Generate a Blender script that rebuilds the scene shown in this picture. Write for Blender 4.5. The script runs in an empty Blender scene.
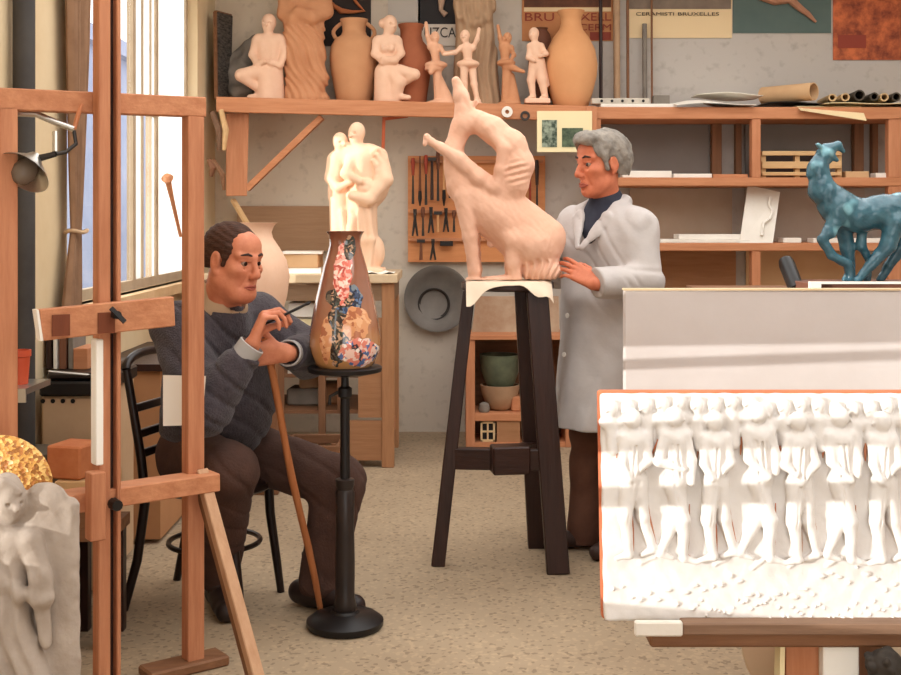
import bpy, bmesh, math, random
import numpy as np
from mathutils import Vector, Matrix
random.seed(7); rng = np.random.default_rng(7)
FPX, HZ, CX, EYE = 1200.0, 219.0, 450.5, 1.4
COL = bpy.context.scene.collection
V = lambda *a: np.array(a, dtype=float)
def P(x, y, Y): return V((x-CX)*Y/FPX, Y, EYE-(y-HZ)*Y/FPX)
def nrm(v):
    v = np.asarray(v, float); return v/np.linalg.norm(v)
def lin(c):
    r = []
    for u in c:
        u = u/255.0; r.append(u/12.92 if u <= .04045 else ((u+.055)/1.055)**2.4)
    return (r[0], r[1], r[2], 1.0)

# ------------------------------------------------------------ materials
MATS = {}
def mat(name, c, rough=.7, c2=None, scale=6.0, amt=.5, stretch=(1,1,1), bump=0.0, bscale=60.0, metal=0.0, spec=.3, detail=6, sheen=0):
    if name in MATS: return MATS[name]
    m = bpy.data.materials.new(name); m.use_nodes = True; MATS[name] = m
    nt = m.node_tree; N = nt.nodes; L = nt.links
    b = N['Principled BSDF']; b.inputs['Roughness'].default_value = rough
    b.inputs['Metallic'].default_value = metal; b.inputs['Specular IOR Level'].default_value = spec
    if sheen: b.inputs['Sheen Weight'].default_value = sheen
    b.inputs['Base Color'].default_value = lin(c)
    tc = N.new('ShaderNodeTexCoord'); mp = N.new('ShaderNodeMapping'); mp.inputs['Scale'].default_value = stretch
    L.new(tc.outputs['Object'], mp.inputs['Vector'])
    if c2 is not None:
        n = N.new('ShaderNodeTexNoise'); n.inputs['Scale'].default_value = scale; n.inputs['Detail'].default_value = detail
        n.inputs['Roughness'].default_value = .62
        L.new(mp.outputs[0], n.inputs['Vector'])
        r = N.new('ShaderNodeValToRGB'); r.color_ramp.elements[0].position = .5-amt*.35; r.color_ramp.elements[1].position = .5+amt*.35
        r.color_ramp.elements[0].color = lin(c2); r.color_ramp.elements[1].color = lin(c)
        L.new(n.outputs['Fac'], r.inputs['Fac']); L.new(r.outputs[0], b.inputs['Base Color'])
    if bump:
        n2 = N.new('ShaderNodeTexNoise'); n2.inputs['Scale'].default_value = bscale; n2.inputs['Detail'].default_value = 5
        L.new(mp.outputs[0], n2.inputs['Vector'])
        bp = N.new('ShaderNodeBump'); bp.inputs['Strength'].default_value = bump; bp.inputs['Distance'].default_value = .01
        L.new(n2.outputs['Fac'], bp.inputs['Height']); L.new(bp.outputs[0], b.inputs['Normal'])
    return m
def wood(name, c, c2, ax='x', rough=.65):
    st = {'x': (1.5, 16, 16), 'y': (16, 1.5, 16), 'z': (16, 16, 1.5)}[ax]
    return mat(name, c, rough, c2, 2.2, .9, st, .25, 4.0)

# ------------------------------------------------------------ tagging
def tag(o, label, cat, group=None, kind=None):
    o['label'] = label; o['category'] = cat
    if group: o['group'] = group
    if kind: o['kind'] = kind
    return o
def thing(name, label, cat, loc=(0,0,0), group=None):
    o = bpy.data.objects.new(name, None); COL.objects.link(o); o.location = Vector([float(t) for t in loc]); o.empty_display_size = .05
    return tag(o, label, cat, group)
def wloc(o):
    p = Vector((0,0,0))
    while o is not None: p += o.location; o = o.parent
    return p
def link(name, me, m, parent=None, origin=None):
    """me is in world space; moved to be local to its parent, or to an origin at its base"""
    o = bpy.data.objects.new(name, me); COL.objects.link(o)
    n = len(me.vertices); co = np.empty(n*3, np.float32); me.vertices.foreach_get('co', co); co = co.reshape(-1,3)
    if parent is not None:
        o.parent = parent; off = np.array(wloc(parent))
    else:
        if origin is None: origin = ((co[:,0].min()+co[:,0].max())/2, (co[:,1].min()+co[:,1].max())/2, co[:,2].min())
        off = np.array(origin, float); o.location = Vector(off)
    me.vertices.foreach_set('co', (co-off).astype(np.float32).ravel()); me.update()
    if m is not None: me.materials.append(m)
    return o

# ------------------------------------------------------------ mesh builder
def frame(d, up=(0,0,1)):
    d = nrm(d); up = np.asarray(up, float)
    if abs(np.dot(d, nrm(up))) > .98: up = V(0,1,0) if abs(d[1]) < .9 else V(1,0,0)
    s = nrm(np.cross(d, up)); u = np.cross(s, d); return d, s, u
class MB:
    def __init__(s): s.v = []; s.f = []
    def add(s, vs, fs):
        n = len(s.v); s.v += [tuple(float(t) for t in q) for q in vs]; s.f += [tuple(i+n for i in q) for q in fs]; return s
    def box(s, lo, hi):
        (a,b,c),(d,e,f) = lo, hi
        return s.add([(a,b,c),(d,b,c),(d,e,c),(a,e,c),(a,b,f),(d,b,f),(d,e,f),(a,e,f)],
                     [(3,2,1,0),(4,5,6,7),(0,1,5,4),(1,2,6,5),(2,3,7,6),(3,0,4,7)])
    def hexa(s, q): # 8 corners, order like box
        return s.add(q, [(3,2,1,0),(4,5,6,7),(0,1,5,4),(1,2,6,5),(2,3,7,6),(3,0,4,7)])
    def obox(s, c, half, rz=0, rx=0, ry=0):
        R = Matrix.Rotation(rz,3,'Z') @ Matrix.Rotation(ry,3,'Y') @ Matrix.Rotation(rx,3,'X')
        q = []
        for k in (-1,1):
            for (i,j) in ((-1,-1),(1,-1),(1,1),(-1,1)):
                p = R @ Vector((i*half[0], j*half[1], k*half[2])); q.append((c[0]+p.x, c[1]+p.y, c[2]+p.z))
        return s.hexa(q)
    def bar(s, a, b, w, h, up=(0,0,1), w2=None, h2=None):
        a = np.asarray(a,float); b = np.asarray(b,float); d, sd, u = frame(b-a, up)
        w2 = w if w2 is None else w2; h2 = h if h2 is None else h2; q = []
        for (c,ww,hh) in ((a,w,h),(b,w2,h2)):
            for (i,j) in ((-1,-1),(1,-1),(1,1),(-1,1)): q.append(c+sd*i*ww/2+u*j*hh/2)
        return s.hexa(q)
    def tube(s, path, r, n=10, cap=True):
        path = [np.asarray(p,float) for p in path]; m = len(path)
        r = [r]*m if np.isscalar(r) else list(r); vs = []; fs = []; u0 = None
        for i,p in enumerate(path):
            d = path[min(i+1,m-1)]-path[max(i-1,0)]; d = nrm(d)
            if u0 is None: _, sd, u0 = frame(d)
            sd = nrm(np.cross(d,u0)); u0 = np.cross(sd,d)
            for k in range(n):
                t = 2*math.pi*k/n; vs.append(p+r[i]*(math.cos(t)*sd+math.sin(t)*u0))
        for i in range(m-1):
            for k in range(n):
                a = i*n+k; b = i*n+(k+1)%n; fs.append((a,a+n,b+n,b))
        if cap: fs.append(tuple(range(n))); fs.append(tuple(reversed(range((m-1)*n, m*n))))
        return s.add(vs, fs)
    def lathe(s, c, prof, n=40, axis=(0,0,1), closed=True):
        d, sd, u = frame(axis); c = np.asarray(c,float); vs = []; fs = []; m = len(prof)
        for (r,z) in prof:
            for k in range(n):
                t = 2*math.pi*k/n; vs.append(c+d*z+max(r,1e-4)*(math.cos(t)*sd+math.sin(t)*u))
        for i in range(m-1):
            for k in range(n):
                a = i*n+k; b = i*n+(k+1)%n; fs.append((a,a+n,b+n,b))
        if closed: fs.append(tuple(range(n))); fs.append(tuple(reversed(range((m-1)*n,m*n))))
        return s.add(vs, fs)
    def slab(s, grid, th, nv=None):
        """grid: rows of points making a sheet; thickness th along nv (or z)"""
        R = len(grid); C_ = len(grid[0]); nv = V(0,0,1) if nv is None else np.asarray(nv,float)
        vs = [np.asarray(p,float) for r in grid for p in r]; top = [p+nv*th for p in vs]; n = R*C_; fs = []
        for i in range(R-1):
            for j in range(C_-1):
                a,b,c,d = i*C_+j, i*C_+j+1, (i+1)*C_+j+1, (i+1)*C_+j
                fs.append((a,b,c,d)); fs.append((d+n,c+n,b+n,a+n))
        ring = [(0,j) for j in range(C_)]+[(i,C_-1) for i in range(1,R)]+[(R-1,j) for j in range(C_-2,-1,-1)]+[(i,0) for i in range(R-2,0,-1)]
        ids = [i*C_+j for i,j in ring]
        for k in range(len(ids)):
            a,b = ids[k], ids[(k+1)%len(ids)]; fs.append((b,a,a+n,b+n))
        return s.add(vs+top, fs)
    def build(s, name, m, parent=None, bevel=0.0, smooth=False, origin=None):
        me = bpy.data.meshes.new(name); me.from_pydata(s.v, [], s.f); me.update()
        bm = bmesh.new(); bm.from_mesh(me)
        if bevel:
            try: bmesh.ops.bevel(bm, geom=[e for e in bm.edges if len(e.link_faces)==2 and e.calc_face_angle(0) > .6], offset=bevel, segments=1, affect='EDGES', clamp_overlap=True)
            except Exception: pass
        bmesh.ops.recalc_face_normals(bm, faces=bm.faces); bm.to_mesh(me); bm.free()
        if smooth:
            me.polygons.foreach_set('use_smooth', [True]*len(me.polygons)); me.set_sharp_from_angle(angle=.7)
        return link(name, me, m, parent, origin)
def struct(o, kind='structure'): o['kind'] = kind; return o

# ------------------------------------------------------------ distance-field modeller
def wob(p, f, seed=0):
    x,y,z = p[...,0]*f, p[...,1]*f, p[...,2]*f
    a = np.sin(x*1.3+1.7*np.sin(y*.9+seed)+seed)*np.sin(z*1.1+1.3*np.sin(x*.7+2*seed))
    b = np.sin(y*2.3+1.1*np.sin(z*1.9+seed*3))*np.sin(x*2.1+z*.8+seed)
    return a*.65+b*.35
class Sdf:
    def __init__(s, lo, hi, h):
        s.lo = np.asarray(lo,float); s.h = h; s.n = np.ceil((np.asarray(hi,float)-s.lo)/h).astype(int)+1
        s.D = np.full(s.n, 1.0, np.float32); s.k = .02
        s.ax = [(s.lo[i]+h*np.arange(s.n[i])).astype(np.float32) for i in range(3)]
    def sub(s, lo, hi):
        a = np.clip(np.floor((np.asarray(lo)-s.lo)/s.h).astype(int), 0, s.n-1); b = np.clip(np.ceil((np.asarray(hi)-s.lo)/s.h).astype(int)+1, 1, s.n)
        sl = tuple(slice(a[i], max(b[i],a[i]+1)) for i in range(3))
        g = np.stack(np.meshgrid(*[s.ax[i][sl[i]] for i in range(3)], indexing='ij'), -1)
        return sl, g
    def comb(s, sl, d, k, op):
        a = s.D[sl]
        if op == '+':
            if k > 0:
                h = np.maximum(k-np.abs(a-d),0)/k; s.D[sl] = np.minimum(a,d)-h*h*k*.25
            else: s.D[sl] = np.minimum(a,d)
        elif op == '-':
            d = -d
            if k > 0:
                h = np.maximum(k-np.abs(a-d),0)/k; s.D[sl] = np.maximum(a,d)+h*h*k*.25
            else: s.D[sl] = np.maximum(a,d)
    def cap(s, a, b, r1, r2=None, k=None, op='+', flat=False, sq=None):
        r2 = r1 if r2 is None else r2; k = s.k if k is None else k; a = np.asarray(a,float); b = np.asarray(b,float)
        R = max(r1,r2)+k+2*s.h
        sl, g = s.sub(np.minimum(a,b)-R, np.maximum(a,b)+R)
        ba = (b-a).astype(np.float32); pa = g-a.astype(np.float32); q = float(ba@ba)+1e-12
        t = np.clip((pa@ba)/q, 0, 1); dv = pa-t[...,None]*ba
        if sq is not None:   # (axis, factor): flattened along an axis
            n = nrm(sq[0]).astype(np.float32); c = dv@n; dv = dv+c[...,None]*n*(sq[1]-1.0)
        d = np.sqrt((dv*dv).sum(-1))-(r1+(r2-r1)*t)
        if flat: d = np.maximum(d, (g-b.astype(np.float32))@nrm(ba).astype(np.float32))
        s.comb(sl, d, k, op); return s
    def ell(s, c, r, R=None, k=None, op='+'):
        k = s.k if k is None else k; c = np.asarray(c,float); r = np.asarray(r,float) if not np.isscalar(r) else V(r,r,r)
        M = max(r)+k+2*s.h; sl, g = s.sub(c-M, c+M); p = g-c.astype(np.float32)
        if R is not None: p = p@np.asarray(R,np.float32).T   # rows of R are the local axes
        q = p/r.astype(np.float32); k0 = np.sqrt((q*q).sum(-1)); q2 = p/(r*r).astype(np.float32); k1 = np.sqrt((q2*q2).sum(-1))+1e-9
        s.comb(sl, k0*(k0-1)/k1, k, op); return s
    def box(s, c, half, R=None, rad=.005, k=None, op='+'):
        k = s.k if k is None else k; c = np.asarray(c,float); hf = np.asarray(half,float)
        M = np.linalg.norm(hf)+k+2*s.h; sl, g = s.sub(c-M, c+M); p = g-c.astype(np.float32)
        if R is not None: p = p@np.asarray(R,np.float32).T
        q = np.abs(p)-(hf-rad).astype(np.float32)
        d = np.sqrt((np.maximum(q,0)**2).sum(-1))+np.minimum(q.max(-1),0)-rad
        s.comb(sl, d, k, op); return s
    def plane(s, pt, n, k=0.0):   # keep the side n points away from
        g = np.stack(np.meshgrid(*s.ax, indexing='ij'), -1); d = (g-np.asarray(pt,np.float32))@nrm(n).astype(np.float32)
        s.D = np.maximum(s.D, d); return s
    def rough(s, amp, f, seed=0, lo=None, hi=None):
        lo = s.lo if lo is None else lo; hi = s.lo+s.h*s.n if hi is None else hi
        sl, g = s.sub(lo, hi); s.D[sl] += (amp*wob(g, f, seed)).astype(np.float32); return s
    def fold(s, amp, fn, lo=None, hi=None):
        lo = s.lo if lo is None else lo; hi = s.lo+s.h*s.n if hi is None else hi
        sl, g = s.sub(lo, hi); s.D[sl] += (amp*fn(g)).astype(np.float32); return s
    def mesh(s, name, xf=None):
        D = s.D; S = D < 0
        S[0]=S[-1]=False; S[:,0]=S[:,-1]=False; S[:,:,0]=S[:,:,-1]=False
        cnt = np.zeros(tuple(s.n-1), np.uint8)
        off = [(i,j,k) for i in (0,1) for j in (0,1) for k in (0,1)]
        def sh(A,o): return A[o[0]:A.shape[0]-1+o[0], o[1]:A.shape[1]-1+o[1], o[2]:A.shape[2]-1+o[2]]
        for o in off: cnt += sh(S,o)
        I = np.argwhere((cnt > 0) & (cnt < 8)); idx = np.full(cnt.shape, -1, np.int32); idx[tuple(I.T)] = np.arange(len(I))
        acc = np.zeros((len(I),3)); w = np.zeros(len(I))
        cor = {o: D[I[:,0]+o[0], I[:,1]+o[1], I[:,2]+o[2]].astype(float) for o in off}
        sgn = {o: S[I[:,0]+o[0], I[:,1]+o[1], I[:,2]+o[2]] for o in off}
        for o in off:
            for a in range(3):
                if o[a]: continue
                e = list(o); e[a] = 1; e = tuple(e); m = sgn[o] != sgn[e]
                da, db = cor[o], cor[e]; den = da-db; t = np.where(np.abs(den)>1e-9, da/np.where(np.abs(den)>1e-9,den,1), .5); t = np.clip(t,0,1)
                p = np.tile(np.array(o,float),(len(I),1)); p[:,a] = t
                acc[m] += p[m]; w[m] += 1
        co = s.lo+s.h*(I+acc/np.maximum(w,1)[:,None])
        quads = []
        for a in range(3):
            A = [slice(None)]*3; B = [slice(None)]*3; A[a] = slice(0,-1); B[a] = slice(1,None)
            sa = S[tuple(A)]; sb = S[tuple(B)]; E = np.argwhere(sa != sb)
            b, c = (a+1)%3, (a+2)%3; E = E[(E[:,b]>0)&(E[:,c]>0)&(E[:,b]<s.n[b]-1)&(E[:,c]<s.n[c]-1)]
            ins = sa[tuple(E.T)]
            def at(db,dc):
                q = E.copy(); q[:,b] -= db; q[:,c] -= dc; return idx[tuple(q.T)]
            q = np.stack([at(1,1),at(0,1),at(0,0),at(1,0)],1); q[~ins] = q[~ins][:,::-1]; quads.append(q)
        q = np.concatenate(quads); q = q[(q>=0).all(1)]
        if xf is not None: co = xf(co)
        me = bpy.data.meshes.new(name); me.vertices.add(len(co)); me.vertices.foreach_set('co', co.astype(np.float32).ravel())
        me.loops.add(len(q)*4); me.loops.foreach_set('vertex_index', q.astype(np.int32).ravel())
        me.polygons.add(len(q)); me.polygons.foreach_set('loop_start', np.arange(0,len(q)*4,4,dtype=np.int32)); me.polygons.foreach_set('loop_total', np.full(len(q),4,np.int32))
        me.polygons.foreach_set('use_smooth', np.ones(len(q),bool)); me.update(calc_edges=True); me.validate()
        return me
    def build(s, name, m, parent=None, xf=None, origin=None): return link(name, s.mesh(name, xf), m, parent, origin)

class PX(Sdf):
    """distance field whose primitives are given as photo pixels at one distance Y; depth d in pixels too (away from the camera)"""
    def __init__(s, x0, y0, x1, y1, Y, d0=-40, d1=40, h=1.0, k=4):
        s.Y = Y; s.u = Y/FPX; a = s.q(x0,y1,d0); b = s.q(x1,y0,d1)
        Sdf.__init__(s, a, b, h*s.u); s.k = k*s.u
    def q(s, x, y, d=0): p = P(x,y,s.Y); p[1] += d*s.u; return p
    def c(s, pts, r, k=None, op='+', sq=None):
        """chain of tapered capsules through pts [(x,y[,d])...] with radii"""
        r = [r]*len(pts) if np.isscalar(r) else r; kk = None if k is None else k*s.u
        for i in range(len(pts)-1): s.cap(s.q(*pts[i]), s.q(*pts[i+1]), r[i]*s.u, r[i+1]*s.u, kk, op, False, sq)
        return s
    def e(s, p, r, k=None, op='+', rot=0):
        """ellipsoid radii (x, y, d) in pixels, turned by rot degrees in the picture plane"""
        r = (r,r,r) if np.isscalar(r) else r; t = math.radians(rot)
        R = [(math.cos(t),0,-math.sin(t)),(math.sin(t),0,math.cos(t)),(0,1,0)]
        return s.ell(s.q(*p), V(r[0],r[1],r[2])*s.u, R, None if k is None else k*s.u, op)
    def head(s, x, y, r, face=(0,0), k=None):
        """small sculpted head; face = (dx, dd) direction"""
        f = nrm((face[0]+1e-6, face[1], 0)); s.e((x,y-.1*r,0),(r*.88,r*1.05,r*.95),k)
        s.e((x+f[0]*r*.25, y+.35*r, f[1]*r*.25),(r*.7,r*.95,r*.7),k)
        s.c([(x+f[0]*r*.85,y+.05*r,f[1]*r*.85),(x+f[0]*r*1.12,y+.35*r,f[1]*r*1.12)],[r*.14,r*.2],.15*r)
        for t in (-1,1):
            s.e((x+f[0]*r*.85-t*f[1]*r*.38, y+.08*r, f[1]*r*.85+t*f[0]*r*.38),(r*.16,r*.12,r*.16),.1*r,'-')
        return s
# ============================================================ camera, sky, sun
cam = bpy.data.cameras.new('camera'); co_ = bpy.data.objects.new('camera', cam); COL.objects.link(co_)
cam.sensor_width = 36; cam.sensor_fit = 'HORIZONTAL'; cam.lens = FPX*36/901; cam.shift_y = -118.5/901; cam.shift_x = 0
cam.clip_start = .05; cam.clip_end = 200
co_.location = (0,0,EYE); co_.rotation_euler = (math.pi/2,0,0)
SC = bpy.context.scene; SC.camera = co_
SC.view_settings.view_transform = 'Standard'; SC.view_settings.look = 'None'; SC.view_settings.gamma = 1; SC.view_settings.exposure = 0.0
SC.view_settings.use_curve_mapping = False
w = bpy.data.worlds.new('sky'); SC.world = w; w.use_nodes = True
bg = w.node_tree.nodes['Background']; bg.inputs[0].default_value = (1.0,.985,.965,1); bg.inputs[1].default_value = 3.3
sun = bpy.data.lights.new('sun','SUN'); sun.energy = 5.0; sun.angle = math.radians(.3); sun.color = (1.0,.975,.94)
so = bpy.data.objects.new('sun', sun); COL.objects.link(so)
SUN = Vector((.87,.48,-.07)).normalized(); so.rotation_euler = SUN.to_track_quat('-Z','Y').to_euler(); so.location = (-6,-3,3)

# ============================================================ materials
def two_tone(name, warm, grey, x0, x1, rough=.9):
    m = mat(name, warm, rough, bump=.25, bscale=9); nt = m.node_tree; N = nt.nodes; L = nt.links
    b = N['Principled BSDF']; tc = N.new('ShaderNodeTexCoord'); sp = N.new('ShaderNodeSeparateXYZ'); L.new(tc.outputs['Object'], sp.inputs[0])
    n = N.new('ShaderNodeTexNoise'); n.inputs['Scale'].default_value = 1.6; n.inputs['Detail'].default_value = 8; L.new(tc.outputs['Object'], n.inputs['Vector'])
    mr = N.new('ShaderNodeMapRange'); mr.inputs[1].default_value = x0; mr.inputs[2].default_value = x1; L.new(sp.outputs['X'], mr.inputs[0])
    ad = N.new('ShaderNodeMath'); ad.operation = 'MULTIPLY_ADD'; L.new(n.outputs['Fac'], ad.inputs[0]); ad.inputs[1].default_value = .8; 
    s2 = N.new('ShaderNodeMath'); s2.operation = 'SUBTRACT'; L.new(mr.outputs[0], s2.inputs[0]); s2.inputs[1].default_value = .4; L.new(s2.outputs[0], ad.inputs[2]); ad.use_clamp = True
    mx = N.new('ShaderNodeMix'); mx.data_type = 'RGBA'; L.new(ad.outputs[0], mx.inputs[0]); mx.inputs[6].default_value = lin(warm); mx.inputs[7].default_value = lin(grey)
    n3 = N.new('ShaderNodeTexNoise'); n3.inputs['Scale'].default_value = 14; n3.inputs['Detail'].default_value = 6; L.new(tc.outputs['Object'], n3.inputs['Vector'])
    rp = N.new('ShaderNodeValToRGB'); rp.color_ramp.elements[0].position = .30; rp.color_ramp.elements[0].color = (.78,.76,.74,1); rp.color_ramp.elements[1].position = .45; rp.color_ramp.elements[1].color = (1,1,1,1)
    L.new(n3.outputs['Fac'], rp.inputs[0])
    mu = N.new('ShaderNodeMix'); mu.data_type = 'RGBA'; mu.blend_type = 'MULTIPLY'; mu.inputs[0].default_value = .8; L.new(mx.outputs[2], mu.inputs[6]); L.new(rp.outputs[0], mu.inputs[7])
    L.new(mu.outputs[2], b.inputs['Base Color']); return m
M_back = two_tone('plaster_back', (208,192,170), (186,178,170), -1.2, 1.2)
M_left = mat('plaster_left', (226,205,170), .9, (208,182,142), 2.0, .8, bump=.15, bscale=8)
M_ceil = mat('plaster_ceiling', (225,215,200), .9)
# terrazzo floor
M_floor = mat('terrazzo', (168,148,120), .75)
def terrazzo(m):
    nt = m.node_tree; N = nt.nodes; L = nt.links; b = N['Principled BSDF']; tc = N.new('ShaderNodeTexCoord')
    n = N.new('ShaderNodeTexNoise'); n.inputs['Scale'].default_value = 1.1; n.inputs['Detail'].default_value = 6; L.new(tc.outputs['Object'], n.inputs['Vector'])
    r = N.new('ShaderNodeValToRGB'); r.color_ramp.elements[0].position = .3; r.color_ramp.elements[0].color = lin((146,126,102)); r.color_ramp.elements[1].position = .7; r.color_ramp.elements[1].color = lin((174,153,126)); L.new(n.outputs['Fac'], r.inputs[0])
    v = N.new('ShaderNodeTexVoronoi'); v.inputs['Scale'].default_value = 78; L.new(tc.outputs['Object'], v.inputs['Vector'])
    r2 = N.new('ShaderNodeValToRGB'); cr = r2.color_ramp; cr.interpolation = 'CONSTANT'; cr.elements[0].color = (.58,.56,.54,1); cr.elements[1].position = .22; cr.elements[1].color = (.95,.95,.95,1)
    e = cr.elements.new(.75); e.color = (1.15,1.13,1.1,1); L.new(v.outputs['Color'], r2.inputs[0])
    mu = N.new('ShaderNodeMix'); mu.data_type = 'RGBA'; mu.blend_type = 'MULTIPLY'; mu.inputs[0].default_value = .75; L.new(r.outputs[0], mu.inputs[6]); L.new(r2.outputs[0], mu.inputs[7])
    L.new(mu.outputs[2], b.inputs['Base Color'])
terrazzo(M_floor)
W_or = wood('wood_orange_x', (204,142,102), (172,108,70), 'x'); W_orz = wood('wood_orange_z', (202,140,102), (170,106,70), 'z'); W_ory = wood('wood_orange_y', (202,140,102), (170,106,70), 'y')
W_ez = wood('easel_wood_z', (204,142,104), (158,94,62), 'z'); W_ex = wood('easel_wood_x', (206,144,104), (162,98,64), 'x')
W_dk = wood('dark_wood', (62,38,30), (36,22,18), 'z', .4); W_dkx = wood('dark_wood_x', (62,38,30), (36,22,18), 'x', .4)
W_br = wood('brown_wood_x', (142,100,70), (104,68,44), 'x'); W_brz = wood('brown_wood_z', (142,100,70), (104,68,44), 'z')
W_lt = wood('light_wood', (214,178,132), (188,146,98), 'x'); W_pan = wood('panel_brown', (176,128,90), (150,104,70), 'x')
M_chair = mat('bentwood', (40,25,20), .35, (24,15,12), 9, .8)
M_cot = mat('terracotta', (230,182,150), .85, (212,156,122), 5, .8, bump=.12, bscale=40)
M_cotp = mat('terracotta_pale', (238,200,172), .85, (222,178,148), 5, .8, bump=.1, bscale=40)
M_cotd = mat('terracotta_dark', (208,152,112), .85, (184,124,86), 5, .8, bump=.12, bscale=40)
M_coti = mat('terracotta_wolf', (234,190,164), .85, (216,164,136), 6, .8, bump=.15, bscale=50)
M_amp = mat('amphora_clay', (206,154,112), .85, (188,134,94), 4, .8, bump=.1, bscale=30)
M_ampr = mat('amphora_red', (180,108,74), .85, (150,86,58), 4, .8, bump=.1, bscale=30)
M_stone = mat('clay_grey', (188,156,124), .9, (158,126,98), 5, .8, bump=.25, bscale=25)
M_grey = mat('plaster_grey', (150,140,128), .9, (96,88,80), 5, .9, bump=.35, bscale=14)
M_plas = mat('plaster_white', (238,232,222), .8, (222,214,202), 4, .7, bump=.12, bscale=30)
M_paper = mat('paper', (240,234,222), .8); M_papery = mat('paper_yellow', (232,216,172), .8); M_tan = mat('paper_tan', (208,170,128), .8, (190,150,110), 4, .8)
M_met = mat('dark_metal', (66,60,56), .45, (44,40,38), 8, .8, metal=.4); M_steel = mat('steel', (190,186,178), .3, metal=.9)
M_blk = mat('black', (26,22,21), .4); M_pipe = mat('stove_pipe', (74,70,66), .6, (56,52,50), 6, .8)
M_skin = mat('skin', (212,140,106), .55, (184,106,76), 22, .8, bump=.08, bscale=120)
M_skin2 = mat('skin_tanned', (210,128,94), .55, (180,96,66), 22, .8, bump=.08, bscale=120)

def pane_mat(name, kind):
    m = bpy.data.materials.new(name); m.use_nodes = True; N = m.node_tree.nodes; L = m.node_tree.links; N.clear()
    out = N.new('ShaderNodeOutputMaterial'); mx = N.new('ShaderNodeMixShader'); L.new(mx.outputs[0], out.inputs[0])
    if kind == 'clear':
        a = N.new('ShaderNodeBsdfTransparent'); a.inputs[0].default_value = (.96,.97,.97,1); b = N.new('ShaderNodeBsdfGlossy'); b.inputs['Roughness'].default_value = .02; mx.inputs[0].default_value = .05
    else:
        a = N.new('ShaderNodeBsdfTranslucent'); a.inputs[0].default_value = (.86,.86,.84,1); b = N.new('ShaderNodeBsdfDiffuse'); b.inputs[0].default_value = (.8,.8,.78,1); mx.inputs[0].default_value = .25
    L.new(a.outputs[0], mx.inputs[1]); L.new(b.outputs[0], mx.inputs[2]); return m
G_clear = pane_mat('clear_glass','clear'); G_frost = pane_mat('frosted_glass','frost')

# ============================================================ room shell
XL, XR, YB, YF, ZC = -1.55, 3.6, 7.9, -1.5, 3.2
struct(MB().box((XL-.12,YF,-.06),(XR+.12,YB+.12,0)).build('floor', M_floor))
struct(MB().box((XL-.12,YB,0),(XR+.12,YB+.12,ZC)).build('wall_back', M_back, origin=(0,YB,0)))
struct(MB().box((XR,YF,0),(XR+.12,YB,ZC)).build('wall_right', M_back))
wf = MB(); wf.box((XL-.12,YF-.12,0),(-.6,YF,ZC)).box((2.2,YF-.12,0),(XR+.12,YF,ZC)).box((-.6,YF-.12,2.3),(2.2,YF,ZC)); struct(wf.build('fill_block_wall', M_back))  # unseen wall added behind the camera to cut frontal fill light
c = MB()   # ceiling; its two long unseen openings are added for fill from above
for (a,b,d,e) in ((XL-.12,YF,XR+.12,.8),(XL-.12,.8,-1.0,6.9),(1.0,.8,1.25,6.9),(3.2,.8,XR+.12,6.9),(XL-.12,6.9,XR+.12,YB+.12)): c.box((a,b,ZC),(d,e,ZC+.12))
struct(c.build('ceiling', M_ceil))
WY0, WY1, WZ0, WZ1 = 4.85, 7.35, 1.04, 2.80
AY0, AY1, BY0, BY1, DZ0, DZ1 = 1.25, 2.12, 2.18, 3.12, .57, 2.0
wl = MB()
def wseg(y0,y1,z0,z1): wl.box((XL-.12,y0,z0),(XL,y1,z1))
wseg(YF,AY0,0,ZC); wseg(AY0,BY1,0,DZ0); wseg(AY0,BY1,DZ1,ZC); wseg(AY1,BY0,DZ0,DZ1); wseg(BY1,WY0,0,ZC); wseg(WY0,WY1,0,WZ0); wseg(WY0,WY1,WZ1,ZC); wseg(WY1,YB,0,ZC)
struct(wl.build('wall_left', M_left))
M_frame = mat('window_paint', (196,176,150), .7, (168,146,120), 6, .8); M_sill = mat('sill', (226,196,156), .8, (196,158,112), 5, .8)
def window(name, y0, y1, z0, z1, vbars, hbars, panes, t=.05, x=XL-.075):
    root = bpy.data.objects.new(name, None); COL.objects.link(root); root.location = (x,(y0+y1)/2,z0); root['kind'] = 'structure'
    f = MB(); h = .016
    f.box((x-h,y0,z0),(x+h,y0+t,z1)).box((x-h,y1-t,z0),(x+h,y1,z1)).box((x-h,y0+t,z0),(x+h,y1-t,z0+t)).box((x-h,y0+t,z1-t),(x+h,y1-t,z1))
    for (y,wd) in vbars: f.box((x-h,y-wd/2,z0+t),(x+h,y+wd/2,z1-t))
    for (a,b,z,wd,sl) in hbars:   # rails, plus sloped bars added to shape sun bands; sl = slope
        u_, v_ = z-sl*(b-a)/2, z+sl*(b-a)/2
        f.hexa([(x-h,a,u_-wd/2),(x+h,a,u_-wd/2),(x+h,b,v_-wd/2),(x-h,b,v_-wd/2),(x-h,a,u_+wd/2),(x+h,a,u_+wd/2),(x+h,b,v_+wd/2),(x-h,b,v_+wd/2)])
    f.build('window_frame', M_frame, root)
    for (a,b,c_,d,m) in panes: MB().box((x-.004,a,c_),(x+.004,b,d)).build('pane', m, root)
    return root
w1 = window('window_1', WY0, WY1, WZ0, WZ1, [(6.11,.055),(6.29,.006),(6.46,.006),(6.59,.05)], [(6.12,6.56,1.98,.05,0)],
       [(4.90,6.075,1.09,2.75,G_clear),(6.145,6.28,1.09,1.955,G_frost),(6.145,6.56,2.005,2.75,G_frost),(6.30,6.45,1.09,1.955,G_clear),(6.47,6.56,1.09,1.955,G_frost),(6.62,7.30,1.09,2.75,G_frost)])  # narrow clear pane added as a sun slot; frosting spreads the rest
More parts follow.
